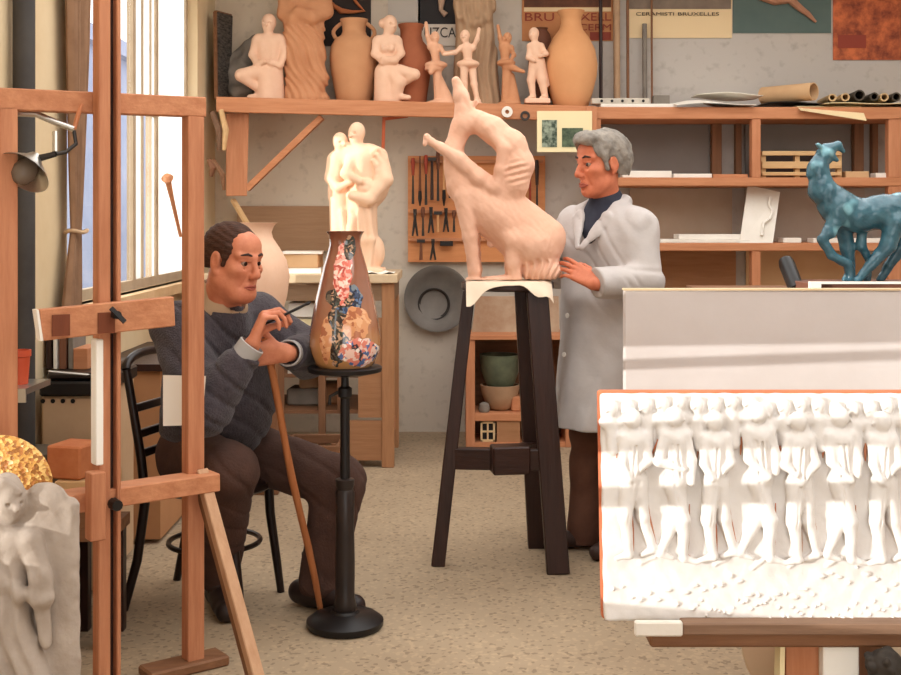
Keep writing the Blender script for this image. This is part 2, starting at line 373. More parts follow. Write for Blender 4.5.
MB().box((XL-.05,WY0-.05,WZ0-.05),(XL+.05,WY1+.03,WZ0)).build('window_sill', M_sill, w1)
# unseen glazed openings added left of frame; their bars shape the sun bands
ZA = lambda z, dx: z+.0805*dx
window('sun_opening_1', AY0, AY1, DZ0, DZ1, [], [(AY0,AY1,1.055,.075,-.19),(AY0,AY1,.905,.05,-.19)], [(AY0,AY1,DZ0,DZ1,G_clear)], .04)
window('sun_opening_2', BY0, BY1, DZ0, DZ1, [], [(BY0,BY1,1.265,.18,-.17),(BY0,BY1,1.12,.035,-.21),(BY0,BY1,1.72,.56,0)], [(BY0,BY1,DZ0,1.43,G_clear)], .04)
# outside
struct(MB().box((-30,-14,-.5),(XL-.13,40,-.02)).build('ground', mat('outdoor_paving', (200,190,176), .9, (180,170,156), 2, .8)))
yw = tag(MB().box((-5.3,2.35,-.02),(-5.0,4.26,4.2)).build('sun_block_wall', mat('sun_block_pale', (220,212,200), .9)), 'pale unseen wall added outside to block sun from the window', 'wall')  # unseen wall added to keep the sun off the wide clear pane
tag(MB().box((-9,19,-.02),(-6.6,26,4.6)).box((-9.2,18.8,4.6),(-6.4,26.2,4.9)).build('neighbour_house', mat('blue_limewash', (140,146,166), .9, (112,120,144), 1.2, .8)), 'pale blue house standing across the yard outside the window', 'house')
# ============================================================ shelving on the back wall
YS = 7.45                                     # front of the shelves
def zs(x): return 1.4+(HZ-(97+(x-220)*9.5/380))*YS/FPX   # top of the long display shelf at photo column x
def Zat(y, Y): return EYE-(y-HZ)*Y/FPX
def Xat(x, Y): return (x-CX)*Y/FPX
root = thing('display_shelf', 'long orange wooden shelf on the back wall carrying pots and terracotta figures', 'shelf', (0,7.7,1.6))
a, b = P(217,0,YS), P(594,0,YS); za, zb = zs(217), zs(594); th = .095
pb = MB().hexa([(a[0],YS,za-.03),(b[0],YS,zb-.03),(b[0],YB-.002,zb-.03),(a[0],YB-.002,za-.03),(a[0],YS,za),(b[0],YS,zb),(b[0],YB-.002,zb),(a[0],YB-.002,za)])
pb.build('shelf_board', W_or, root, .004)
MB().hexa([(a[0],YS-.03,za-th),(b[0],YS-.03,zb-th),(b[0],YS,zb-th),(a[0],YS,za-th),(a[0],YS-.03,za-.001),(b[0],YS-.03,zb-.001),(b[0],YS,zb-.001),(a[0],YS,za-.001)]).build('front_rail', W_or, root, .004)
q = lambda x,y,Y: P(x,y,Y)
MB().hexa([q(226,196,7.5),q(247,196,7.5),q(247,196,7.62),q(226,196,7.62),q(226,113,7.5),q(249,113,7.5),q(249,113,7.62),q(226,113,7.62)]).build('bracket_post', W_orz, root, .004)
MB().bar(q(247,189,7.53), q(322,117,7.5), .04, .055, up=(0,1,0)).build('brace', W_or, root, .003)
# open racks on the right: uprights, three shelf planks, tan back boards
root = thing('shelving_rack', 'orange wooden shelving rack with three long planks on the right of the back wall', 'shelf', (1.5,7.7,0))
X0, X1 = Xat(592,YS), 3.45
for (y0,y1) in ((107,119),(177.5,186),(243,251)):
    z0, z1 = Zat(y1,YS), Zat(y0,YS); MB().box((X0,YS,z0),(X1,YB-.03,z1)).build('plank', W_or, root, .004)
for (xa,xb,ya,yb) in ((752,761,119,177.4),(752,761,251,420),(889,903,119,177.4),(889,903,186,242),(600,609,251,420),(889,903,251,420),(593,601,119,177.4)):
    MB().box((Xat(xa,YS),YS+.005,max(0,Zat(yb,YS)) if yb<400 else 0),(Xat(xb,YS),YS+.07,Zat(ya,YS))).build('upright', W_orz, root, .003)
for (xa,xb) in ((725,735),(750,756),(874,884),(893,899)):
    MB().box((Xat(xa,YS),YB-.09,Zat(177,YS)),(Xat(xb,YS),YB-.03,Zat(119,YS))).build('back_post', W_brz, root, .003)
for (xa,xb,ya,yb,m) in ((604,724,119.5,176.5,mat('board_shade_grey', (136,128,122), .9, (122,114,108), 2.5, .8)),(762,873,119.5,176.5,mat('board_shade_grey', (136,128,122))),(640,748,186.5,242.5,mat('board_grey', (186,166,146), .9, (170,148,126), 2.5, .8)),(762,888,186.5,242.5,mat('board_grey2', (182,168,154), .9, (168,150,134), 2.5, .8)),(612,752,252,405,W_pan),(763,888,252,405,mat('board_tan', (212,176,136), .9, (196,156,116), 2.5, .8))):  # dark grey boards are added; shade under the top plank is their colour
    MB().box((Xat(xa,YS),YB-.03,Zat(yb,YS)),(Xat(xb,YS),YB-.012,Zat(ya,YS))).build('back_or_shade_board', m, root)

# ------------------------------------------------------------ posters
def poster(name, label, x0, y0, x1, y1, m, Y=YB-.006, cat='poster'):
    a, b = P(x0,y1,Y), P(x1,y0,Y)
    return tag(MB().box((a[0],Y-.002,a[2]),(b[0],YB-.002 if Y>7.8 else YS-.03,b[2])).build(name, m), label, cat)
def flat_part(name, x0, y0, x1, y1, m, parent, Y=YB-.011):
    a, b = P(x0,y1,Y), P(x1,y0,Y); return MB().box((a[0],Y-.001,a[2]),(b[0],Y+.001,b[2])).build(name, m, parent)
def lettering(txt, x0, y0, x1, y1, m, parent, Y=YB-.014):
    cu = bpy.data.curves.new('lettering','FONT'); cu.body = txt; cu.size = 1; cu.extrude = .01
    o = bpy.data.objects.new('tmp', cu); COL.objects.link(o); dg = bpy.context.evaluated_depsgraph_get(); me = bpy.data.meshes.new_from_object(o.evaluated_get(dg)); bpy.data.objects.remove(o)
    n = len(me.vertices); c = np.empty(n*3); me.vertices.foreach_get('co', c); c = c.reshape(-1,3); lo, hi = c.min(0), c.max(0)
    A, B = P(x0,y1,Y), P(x1,y0,Y); d = np.empty_like(c)
    d[:,0] = A[0]+(c[:,0]-lo[0])/(hi[0]-lo[0])*(B[0]-A[0]); d[:,2] = A[2]+(c[:,1]-lo[1])/(hi[1]-lo[1])*(B[2]-A[2]); d[:,1] = Y-(c[:,2]-lo[2])/(hi[2]-lo[2])*.002
    me.vertices.foreach_set('co', d.astype(np.float32).ravel()); return link('lettering', me, m, parent)
M_pblk = mat('poster_black', (36,30,28), .6); M_ink = mat('ink_dark', (50,42,38), .7); M_white2 = mat('poster_white', (216,204,188), .8)
M_por = mat('poster_orange', (200,140,92), .8, (180,116,74), 3, .8); M_pred = mat('poster_red', (142,62,46), .7); M_pcr = mat('poster_cream', (226,200,158), .8)
pk = poster('poster', 'black poster with a pale dancing leg above a white strip reading ZCA', 418, -44, 458, 24, M_pblk)
flat_part('white_strip', 418, 24.2, 458, 46, M_white2, pk); lettering("'UZCA", 422, 27, 456, 37.5, M_ink, pk)
MB().tube([P(441,-20,7.87),P(442,-4,7.87),P(441,10,7.87),P(446,15,7.87)], [.03,.028,.014,.02], 8).build('printed_leg', mat('pale_print', (190,160,136), .8), pk)
pk = poster('painting', 'dark painting with a curling orange ribbon above the two-handled amphora', 318, -44, 371, 46, mat('painting_dark', (58,44,38), .7, (34,28,26), 3, .8), cat='picture')
MB().tube([P(322,-6,7.875),P(334,6,7.875),P(341,11,7.875),P(352,12,7.875),P(364,11,7.875),P(356,2,7.875),P(350,-8,7.875)], [.01,.014,.02,.012,.012,.01,.008], 8).build('ribbon', mat('ribbon_orange', (186,110,66), .7), pk)
poster('wall_strip', 'pale grey upright board behind the neck of the plain brown amphora', 388, -44, 420, 22, mat('strip_grey', (186,178,168), .8), cat='board')
pk = poster('poster', 'orange poster lettered BRU XELL and CERM behind the biggest ochre vase', 522, -44, 613, 41, M_por)
flat_part('picture_band', 524, -44, 611, 7, mat('print_brown', (120,76,54), .8, (70,46,38), 12, .8), pk)
flat_part('cream_band', 524, 7.5, 611, 11.5, M_pcr, pk)
lettering('BRU', 525, 13, 554, 21, M_pred, pk); lettering('XELL', 580, 13, 611, 20.5, M_pred, pk); lettering('CERM', 579, 24, 611, 30.5, M_pred, pk); flat_part('red_band', 590, 32, 611, 40, M_pred, pk)
pk = poster('poster', 'cream poster with one small line of print under a grey picture', 628, -44, 732, 38, M_pcr)
flat_part('grey_print', 629, -44, 731, 9, mat('print_grey', (140,122,106), .8, (110,96,86), 9, .8), pk)
lettering('CERAMISTI', 636, 12.3, 674, 15.6, M_ink, pk); lettering('BRUXELLES', 678, 12.3, 719, 15.6, M_ink, pk)
pk = poster('poster', 'dull teal poster showing a bare leg and foot', 733, -44, 831, 33, mat('poster_teal', (96,112,106), .8, (82,98,94), 3, .8))
MB().tube([P(756,-6,7.876),P(775,0,7.876),P(790,-1,7.876),P(800,8,7.876),P(808,14,7.876),P(816,22,7.876)], [.03,.035,.03,.022,.018,.008], 8).build('printed_leg', mat('print_skin', (176,126,100), .8), pk)
pk = poster('poster', 'red and orange abstract poster at the far right of the wall', 833, -44, 960, 60, mat('poster_redorange', (206,112,70), .8, (122,60,44), 9, .35))
flat_part('dark_shape', 838, 35, 866, 48, M_pred, pk)
# photo sheet pinned under the shelf
pk = poster('photo_board', 'tan mount with two small dark photographs pinned under the display shelf', 537, 111, 592, 152, M_papery, Y=YS-.045, cat='board')
flat_part('photograph', 542, 120, 557, 147, mat('photo_a', (52,66,52), .5, (150,160,140), 30, .3), pk, YS-.05); flat_part('photograph', 562, 128, 583, 147, mat('photo_b', (44,58,44), .5, (96,110,84), 24, .4), pk, YS-.05)
tag(MB().box((Xat(586,YS),YS-.04,Zat(160,YS)),(Xat(596,YS),YS-.0302,Zat(107,YS))).build('wooden_batten', W_orz), 'narrow upright wooden batten beside the pinned photographs', 'batten')
o = MB().lathe(P(507,112,YS-.030), [(.013,0),(.034,0),(.034,.02),(.013,.02),(.013,0)], 24, (0,-1,0), False).build('ring', M_plas); tag(o, 'white ring hanging on the edge of the display shelf', 'ring')
o = MB().lathe(P(525,116,YS-.030), [(.016,0),(.03,0),(.03,.016),(.016,.016),(.016,0)], 24, (0,-1,0), False).build('ring', M_met); tag(o, 'dark metal ring hanging right of the white ring on the shelf edge', 'ring')

# ============================================================ pots on the shelf
def prof_px(pts, u, base_y): return [(r*u, (base_y-y)*u) for (r,y) in pts]
def pot(name, label, cat, cx, Y, base_z, pts, m, group=None, handles=None, n=44, inner=True, parent=None):
    """pts: (radius px, y px) from foot to rim"""
    u = Y/FPX; by = pts[0][1]; pr = prof_px(pts, u, by); X = Xat(cx,Y)
    if inner:
        rr, rz = pr[-1]; pr = pr+[(rr-.012,rz)]+[(max(r-.014,.003),z) for (r,z) in reversed(pr[2:-1])]
    rt = thing(name, label, cat, (X,Y,base_z), group)
    MB().lathe((X,Y,base_z), [(0.002,0)]+pr, n).build('body', m, rt, smooth=True)
    for hp in (handles or []):
        MB().tube([(X+x*u, Y, base_z+(by-y)*u) for (x,y) in hp], [.013]*len(hp), 8).build('handle', m, rt, smooth=True)
    return rt
def base_z(x, Y): return zs(x)
def arc(side, x0, y0, x1, y1, bulge):
    return [(side*(x0+(x1-x0)*t+bulge*math.sin(math.pi*t)), y0+(y1-y0)*t) for t in np.linspace(0,1,9)]
pot('amphora', 'tan two-handled amphora between the big draped figure and a kneeling woman', 'amphora', 354, 7.72, base_z(354,7.72),
    [(15,101),(17,99),(19,90),(23,70),(24.5,55),(23,43),(19,36),(13,32),(11.5,28),(12,21),(14,17.5),(14,16)], M_amp, handles=[arc(1,11,19,16,37,7),arc(-1,11,19,16,37,7)])
pot('amphora', 'reddish brown amphora right behind the kneeling woman', 'amphora', 411, 7.74, base_z(411,7.74),
    [(14,101),(15,99),(17,85),(20.5,62),(20,50),(17,42),(12,36),(10.5,30),(11,24),(13,21),(13,19.5)], M_ampr)
pot('vase', 'biggest ochre vase at the right end of the display shelf', 'vase', 571, 7.66, base_z(571,7.66),
    [(15,104),(17,102),(21,90),(25.5,72),(26.5,60),(24,45),(18,33),(12,25),(10,18),(10.5,12),(13,8),(13.5,6)], mat('vase_ochre', (220,164,116), .8, (206,146,98), 3, .8, bump=.08, bscale=30))
pot('vase', 'dark brown round vase half hidden behind the little draped child figure', 'vase', 541, 7.80, base_z(541,7.8),
    [(6,102),(7,100),(12,86),(13,60),(12.5,40),(9,26),(6,22),(7,20)], mat('clay_dark', (120,74,52), .7, (86,54,42), 5, .8))

# ============================================================ figures on the shelf (distance fields traced in photo pixels)
FG = {}
def figure(name, label, bounds, Y, m, fn, cat='figurine', h=1.0, k=4, d=(-28,28), ridge=.0, base=None):
    s = PX(bounds[0], bounds[1], bounds[2], bounds[3], Y, d[0], d[1], h, k); fn(s)
    if ridge: s.rough(ridge*s.u, 55*4.0/ (s.u*1000)*.35, 3)
    if base is not None: s.plane((0,0,base), (0,0,-1))
    rt = s.build(name, m); tag(rt, label, cat); return rt
def f_kneel_l(s):
    s.head(269,23,8.2,(-.2,-1)); s.c([(268.5,29),(268.5,37)],[4.2,4.8]); s.c([(259,40),(279,40)],6.5)
    s.c([(264,44),(266,64)],[7.5,6.5]); s.c([(274,44),(273,64)],[7.5,6.5]); s.e((268.5,69,0),(14,10,10))
    s.c([(256,42,0),(253,55,-2),(259,66,-8),(266,63,-12)],[4.6,3.9,3.4,2.8]); s.c([(282,42,0),(285,54,-2),(281,66,-7),(272,64,-11)],[4.6,3.9,3.4,2.8])
    s.c([(264,72,-2),(243,76,-10)],[9,6]); s.c([(243,77,-10),(258,88,-4)],[6,4.5]); s.c([(268,72,0),(268,99,0)],[11.5,12.5]); s.c([(275,72,0),(276,99,2)],[8,9])
    s.c([(262,97,-3),(251,98,-6)],[4,3]); s.fold(.5*s.u, lambda p: np.sin((p[...,0]*.7+p[...,2]*.5)*220), s.q(250,68,-30), s.q(290,100,30)[[0,1,2]])
def f_drape_big(s):
    s.head(304,-32,13,(.3,-1)); s.c([(304,-18),(304,-8)],[6,7]); s.c([(290,-2),(319,-2)],9); s.c([(298,0),(299,30)],[15,13]); s.c([(312,0),(311,30)],[14,12])
    s.c([(286,-2,0),(285,14,-2),(296,20,-12),(312,17,-15)],[8,7,6,5]); s.c([(324,-2,0),(326,12,-2),(314,20,-13),(300,14,-17)],[8,7,6,5])
    s.c([(299,30),(300,60),(303,99)],[15,15,18],6); s.c([(312,30),(313,56,-4),(319,80,-6)],[12,12,9]); s.c([(319,80,-6),(308,99,-4)],[10,12]); s.e((306,99,0),(24,10,18))
    s.fold(.9*s.u, lambda p: np.sin(p[...,0]*130+p[...,2]*70+2*np.sin(p[...,2]*22)), s.q(280,28,-30)*V(1,1,0)+V(0,0,2.0), s.q(335,28,30))
def f_kneel_r(s):
    s.head(390,24,8,(.6,-.9)); s.e((383,23,2),(4.5,5,5)); s.c([(388,30),(387,37)],[4,4.6]); s.c([(379,41),(396,41)],6)
    s.c([(384,44),(386,66)],[7,6]); s.c([(391,44),(390,66)],[7,6]); s.e((384,50,-7),(3.2,3.2,3)); s.e((391.5,50,-7),(3.2,3.2,3)); s.c([(377,42,0),(375.5,54,-2),(384,63,-10),(396,62,-12)],[4.8,4.2,3.6,3])
    s.c([(398,43,0),(401,54,-3),(395,62,-11),(384,60,-13)],[4.6,4,3.4,2.8]); s.e((387,70,0),(11,8,10))
    s.c([(390,70,-4),(415,75,-9)],[8,5]); s.c([(415,76,-9),(401,84,-3)],[5,4]); s.c([(385,74,-2),(385,99,-2)],[10.5,11]); s.c([(394,76,-6),(399,84,-8),(394,99,-3)],[8,6.5,8])
    s.c([(398,97,-6),(409,98.5,-10)],[3.5,2.5])
def f_dancer_l(s):
    s.head(435,37,5,(.4,-1)); s.c([(435,41),(435,46)],2.2); s.c([(430,47),(440,47)],2.8); s.c([(434,47),(436,60)],[5,3.8]); s.c([(430,47,0),(427.5,36,-1),(426,23,0)],[2.4,2,1.7])
    s.c([(440,47,0),(444,54,-3),(453,52,-4)],[2.4,2,1.6]); s.e((436,65,0),(11.5,4.2,9)); s.e((434,69,0),(9.5,3.5,8)); s.c([(437,66),(438,100)],[4.5,4]); s.c([(438,74,3),(446,103,3)],[3,9])
    s.c([(433,68,-4),(431,73,-6)],[4,2.5]); s.e((439,103,2),(13,3.4,12))
def f_dancer_c(s):
    s.head(465,36,5.5,(-.3,-1)); s.c([(466,41),(466,46)],2.4); s.c([(461,48),(473,48)],3); s.c([(467,48),(468,61)],[5.5,4]); s.c([(473,48,0),(477,40,-2),(479,29,0)],[2.6,2.2,1.8])
    s.c([(461,48,0),(455,53,-3),(444,55,-4)],[2.6,2.1,1.7]); s.e((468,64,0),(11.5,4.6,9)); s.c([(464,66,-2),(464,84,-2),(466,99,-2)],[4.4,3.3,2.3]); s.c([(472,66,2),(474,84,0),(477,99,-1)],[4.4,3.3,2.3])
    s.c([(477,99,-1),(479,101,-5)],[2.2,1.8]); s.e((470,104,0),(13,3,12))
def f_stele(s):
    s.head(474,-24,11,(-.4,-1)); s.c([(474,-12),(474,-2)],[6,8]); s.c([(463,4),(486,4)],8); s.c([(466,6),(465,104)],[10,12],8); s.c([(484,8),(488,104)],[9,13],8); s.c([(475,8),(475,104)],[11,14],8)
    s.c([(460,4,-3),(463,18,-9),(474,26,-12)],[5,4.5,4]); s.c([(489,5,-3),(487,18,-8),(478,24,-13)],[5,4.5,4])
    s.fold(1.0*s.u, lambda p: np.sin(p[...,0]*120+1.5*np.sin(p[...,2]*14)), None, None)
def f_dancer_r(s):
    s.head(507.5,38,5,(-.2,-1)); s.c([(507,42),(506,47)],2.2); s.c([(502,48),(511,48)],3); s.c([(505,48),(505,61)],[5.5,4]); s.c([(502,48,0),(500,38,-2),(498,26,0)],[2.4,2,1.7]); s.c([(511,48,0),(514,55,1),(511,60,-5)],[2.4,2,1.6])
    s.e((506,63,0),(9.5,3.8,8.5)); s.c([(506,66,-2),(514,69,-5),(523,72.5,-7)],[4,2.8,1.8]); s.c([(507,66),(506,103)],[4.5,5]); s.c([(511,76,3),(513,104,3)],[4,8]); s.e((509,104,0),(12,3,10))
def f_child(s):
    s.head(534,34,5.8,(-.6,-.9)); s.c([(535,39),(535,44)],2.6); s.c([(530,46),(541,46)],3.2); s.c([(535,47),(536,66)],[6,6]); s.c([(541,46,0),(546,54,-1),(540,57,-7)],[2.8,2.4,2]); s.c([(530,47,0),(528,58,-4),(534,62,-8)],[2.8,2.4,2])
    s.c([(534,64),(531,80),(533,97)],[5.4,4,2.8]); s.c([(539,64),(542,80),(545,97)],[5.6,4.6,3]); s.c([(541,60,3),(547,84,3)],[4,3]); s.c([(533,97,0),(529,98.5,-5)],[2.6,2]); s.c([(545,97,0),(541,98.5,-5)],[2.6,2])
    s.box(s.q(537,101.5,0), (12.5*s.u,10*s.u,2.4*s.u), None, .004, 0)
bz = lambda x: zs(x)+.0008
figure('figurine', 'pale terracotta kneeling nude with one knee out, leftmost on the display shelf', (236,10,292,108), 7.62, M_cotp, f_kneel_l, h=.7, k=2.2, base=bz(268))
figure('statue', 'large brown terracotta draped figure with folded arms, cut off by the top of the picture', (270,-52,342,112), 7.66, M_cotd, f_drape_big, 'statue', base=bz(305), d=(-34,34))
figure('figurine', 'pale kneeling woman with hair in a bun and a cloth over her lap', (368,10,424,108), 7.60, M_cotp, f_kneel_r, h=.7, k=2.2, base=bz(393))
figure('figurine', 'small ballet dancer in a tutu with one arm up, left of the dancing pair', (420,16,458,110), 7.60, M_cot, f_dancer_l, h=.7, k=2, d=(-18,18), base=bz(438))
figure('figurine', 'small ballet dancer with both legs apart reaching back to her partner', (440,22,486,112), 7.56, M_cotp, f_dancer_c, h=.7, k=2, d=(-18,18), base=bz(470))
figure('statue', 'tall greyish robed figure standing behind the little dancers', (448,-42,506,112), 7.74, M_stone, f_stele, 'statue', base=bz(476))
figure('figurine', 'small ballet dancer kicking one leg out to the side', (494,18,528,110), 7.60, M_cotd, f_dancer_r, h=.7, k=2, d=(-18,18), base=bz(508))
figure('figurine', 'little draped child figure on a white square base', (520,24,554,110), 7.58, M_cotp, f_child, h=.7, k=2, d=(-18,18), base=bz(537))
def f_lump(s):
    s.c([(232,86,2),(244,66,2),(256,50,4)],[10,12,8]); s.e((240,92,0),(14,9,14)); s.c([(232,60,6),(254,42,6)],[9,7]); s.rough(3*s.u, 22, 2)
figure('plaster_fragment', 'rough dark grey clay lump at the left end of the display shelf', (216,30,270,108), 7.74, M_grey, f_lump, 'clay lump', base=bz(240))
rt = thing('picture_frame', 'dark hatched picture in a thin wooden frame leaning at the left end of the shelf', 'picture', (Xat(222,7.6),7.6,zs(222)))
qa = [P(217,98,7.56),P(229,98,7.72),P(231,16,7.76),P(216,12,7.60)]; qa[0][2]=qa[1][2]=zs(222)+.001
nv = nrm(np.cross(qa[1]-qa[0], qa[3]-qa[0])); MB().slab([[qa[0],qa[1]],[qa[3],qa[2]]], .012, nv).build('print', mat('etching', (92,84,76), .7, (34,30,28), 30, .4, (1,1,3)), rt)
for (i,j) in ((0,3),(3,2),(1,2)): MB().bar(qa[i]-nv*.004, qa[j]-nv*.004, .02, .022, up=nv).build('frame_bar', W_br, rt)
# ============================================================ work bench at the back, with its things
BZ = 1.09; BY_0, BY_1 = 6.75, 7.42
rt = thing('workbench', 'tall wooden workbench against the back wall under the display shelf', 'workbench', (-.8,7.1,0))
bx1 = Xat(394,BY_0); bx0 = -1.40
MB().box((bx0,BY_0-.03,BZ-.05),(bx1+.02,BY_1,BZ)).build('bench_top', mat('bench_top', (226,204,172), .8, (196,166,128), 5, .8), rt, .004)
MB().box((bx0+.02,BY_0,BZ-.15),(bx1-.07,BY_0+.03,BZ-.05)).build('apron', wood('bench_apron', (150,120,92), (120,92,68), 'x'), rt)
MB().box((bx1-.03,BY_0+.07,BZ-.15),(bx1,BY_1-.02,BZ-.05)).build('apron', wood('bench_apron_y', (150,120,92), (120,92,68), 'y'), rt)
for (x,y) in ((bx1-.07,BY_0),(bx1-.07,BY_1-.08),(bx0+.02,BY_0),(bx0+.02,BY_1-.08)):
    MB().box((x,y,0),(x+.07,y+.07,BZ-.05)).build('leg', wood('bench_leg', (186,136,96), (150,104,70), 'z'), rt, .004)
MB().box((bx1-.05,BY_0+.07,.12),(bx1-.02,BY_1-.08,.20)).build('stretcher', W_ory, rt)
d = MB().box((Xat(343,BY_0),BY_0+.01,.04),(bx1-.07,BY_0+.03,Zat(421,BY_0))).build('lower_panel', W_pan, rt)
MB().box((Xat(358,BY_0),BY_0+.012,Zat(418,BY_0)),(bx1-.07,BY_0+.03,Zat(318,BY_0))).build('side_panel', W_pan, rt)
MB().box((bx0+.05,BY_0+.03,.30),(bx1-.05,BY_1-.03,.32)).build('lower_shelf', W_br, rt)
MB().box((Xat(318,BY_0),BY_0+.015,.02),(Xat(325,BY_0),BY_0+.06,BZ-.15)).build('divider', W_brz, rt); MB().box((Xat(337,BY_0),BY_0+.015,.32),(Xat(342,BY_0),BY_0+.06,BZ-.15)).build('divider', W_brz, rt)
def box_thing(name, label, cat, x0, y0, x1, y1, Y, dep, m, group=None, bevel=.004, rz=0):
    a, b = P(x0,y1,Y), P(x1,y0,Y); c = ((a[0]+b[0])/2, Y+dep/2, (a[2]+b[2])/2)
    return tag(MB().obox(c, ((b[0]-a[0])/2, dep/2, (b[2]-a[2])/2), rz).build(name, m, bevel=bevel), label, cat, group)
# boxes stored under the top; sunlight there is put into their white
o = box_thing('storage_box', 'long sunlit white box lying under the bench top behind the painted vase', 'box', 288, 303, 357, 317.5, 6.8, .3, M_plas); 
rt2 = thing('cupboard_insert', 'sunlit white drawer unit under the bench top', 'drawer unit', (Xat(330,6.8),6.95,.52))
a, b = P(287,317.8,6.80), P(357,317.8,6.80)
MB().box((a[0],6.83,.52),(b[0],7.2,a[2]-.002)).build('body', M_plas, rt2); 
for k,(xa,xb) in enumerate(((288,322),(324,356))):
    dr = MB().box((Xat(xa,6.8),6.81,.54),(Xat(xb,6.8),6.83,a[2]-.01)).build('drawer', M_papery, rt2, .003); m_ = P((xa+xb)/2,340,6.8); MB().lathe((m_[0],6.81,m_[2]), [(.006,0),(.006,.012),(.013,.018),(.011,.028),(.003,.03)], 12, (0,-1,0)).build('knob', M_met, dr)
# support for the insert
MB().box((bx0+.05,BY_0+.06,.50),(bx1-.08,BY_1-.05,.52)).build('middle_shelf', W_br, rt)
# rubble and boxes on the lower shelf
for k,(x0,y0,x1,y1,m,lab) in enumerate(((288,405,322,424,M_grey,'dark grey stone block among the rubble on the low bench shelf'),(320,398,338,418,W_pan,'small brown box on the low bench shelf left of the door panel'),(298,386,318,405,M_stone,'pale clay block resting on the dark stone under the bench'))):
    zb = .3205; x0_, x1_ = Xat(x0,6.95), Xat(x1,6.95); zt = [.42,.44,.53][k]; zb = [.3205,.3205,.4205][k]
    tag(MB().obox(((x0_+x1_)/2,7.02+.05*(k==1),(zb+zt)/2),((x1_-x0_)/2,.09,(zt-zb)/2),.1*(k-1)).build('block' if k!=1 else 'storage_box', m, bevel=.012), lab, 'block' if k!=1 else 'box')
# low crate in front of the bench
rt3 = thing('wooden_crate', 'low open wooden crate on the floor behind the seated man', 'crate', (Xat(312,6.4),6.5,0))
xa, xb = Xat(284,6.4), Xat(341,6.4)
for (y0,y1) in ((6.32,6.34),(6.66,6.68)):
    for z in (.02,.12,.22): MB().box((xa,y0,z*.7),(xb,y1,z*.7+.05)).build('slat', W_br, rt3, .003)
for z in (.02,.12,.22):
    for x in (xa,xb-.02): MB().box((x,6.34,z*.7),(x+.02,6.66,z*.7+.05)).build('slat', W_br, rt3, .003)
MB().box((xa+.02,6.34,.0),(xb-.02,6.66,.02)).build('base', W_br, rt3)
for x in (xa+.022,xb-.05):
    MB().box((x,6.345,.02),(x+.028,6.37,.21)).build('corner_post', W_brz, rt3)
# things lying on the bench
Zb = BZ+.0005
tag(MB().obox((Xat(302,6.95),6.95,Zb+.012),(.11,.14,.012),.1).build('plaster_board', M_plas), 'white plaster board lying flat on the bench left of the white statue', 'board')
tag(MB().obox((Xat(303,7.05),7.08,Zb+.0245+.04),(.10,.1,.04),-.05).build('cardboard_box', M_tan, bevel=.004), 'tan cardboard box on the white plaster board on the bench', 'box')
tag(MB().obox((Xat(303,7.05),7.08,Zb+.105+.008),(.115,.11,.007),.06).build('plaster_board', M_plas), 'white plaster tile topping the tan cardboard box', 'board')
tag(MB().slab([[V(Xat(352,6.85)+.02*j, 6.75+.09*i, Zb+.004+.006*math.sin(j*1.3+i)) for j in range(0,13)] for i in range(4)], .003).build('paper', M_paper), 'white paper sheet on the bench right of the statue', 'paper')
VY = 6.2; vz = Zat(342,VY)
pot('vase', 'large pale terracotta vase standing behind the seated man\'s head', 'vase', 258, VY, vz,
    [(15,342),(17,339),(23,318),(29,296),(31.5,276),(28.5,260),(21,247),(15,238),(13.5,232),(16,226),(19.5,222.5)], M_cotp)
rt = thing('plinth', 'plain wooden plinth under the large vase behind the seated man', 'plinth', (Xat(258,VY),VY,0))
vx = Xat(258,VY); MB().box((vx-.15,VY-.15,vz-.03),(vx+.15,VY+.15,vz-.0005)).build('top', W_br, rt, .004); MB().box((vx-.12,VY-.12,0),(vx+.12,VY+.12,vz-.03)).build('column', W_brz, rt, .004)
# white statue of two figures
def f_statue(s):
    s.head(357,133,9.5,(-.6,-.8)); s.head(340,142,8.5,(.5,-.8)); s.c([(357,141),(358,150)],[5.5,6]); s.c([(341,150),(341,158)],[5,6])
    s.c([(337,158),(346,160)],[8,8]); s.c([(337,160),(336,195)],[8,8]); s.c([(340,190),(341,236)],[11,11]); s.c([(333,160,0),(330,178,-3),(340,188,-12),(352,182,-16)],[6,5,4,3])
    s.c([(350,152),(376,156)],9); s.e((368,176,4),(23,33,17)); s.c([(360,160),(360,215)],[14,15]); s.c([(362,205),(364,270)],[15,15]); s.c([(347,215),(349,270)],[11,12]); s.e((376,252,0),(9,16,11))
    s.c([(380,156,-4),(386,180,-12),(370,200,-18),(352,196,-18)],[8,7.5,6,4.5]); s.c([(352,160,-8),(347,174,-16),(362,182,-20)],[6,5,3.6]); s.e((366,186,-15),(9,7,5))
    for (r,x) in ((26,-14),(20,-17),(14,-19)):
        s.c([(366+r*.86*math.cos(t),174+r*1.15*math.sin(t),-14+.35*abs(r*math.cos(t))-4) for t in np.linspace(-.9,2.2,9)],2.2,3)
    for x in (343,352,361,370): s.c([(x,212,-13),(x+3,240,-15),(x-1,268,-14)],[2.5,3,3],4)
    s.c([(354,218,-14),(350,238,-16)],[4,3]); s.box(s.q(359,271,0),(26*s.u,18*s.u,3.4*s.u),None,.006,2*s.u)
figure('statue', 'white plaster statue of an embracing couple standing on the workbench', (322,118,400,280), 7.0, mat('statue_plaster', (244,206,176), .8, (232,190,156), 5, .8, bump=.1, bscale=40), f_statue, 'statue', h=.9, k=3, d=(-30,30), base=Zb)
tag(MB().box((Xat(236,7.8),7.84,Zat(251,7.8)),(Xat(331,7.8),7.8995,Zat(206,7.8))).build('board', wood('wall_board', (168,132,100), (146,110,80), 'x')), 'wide brown board leaning on the wall behind the bench', 'board')
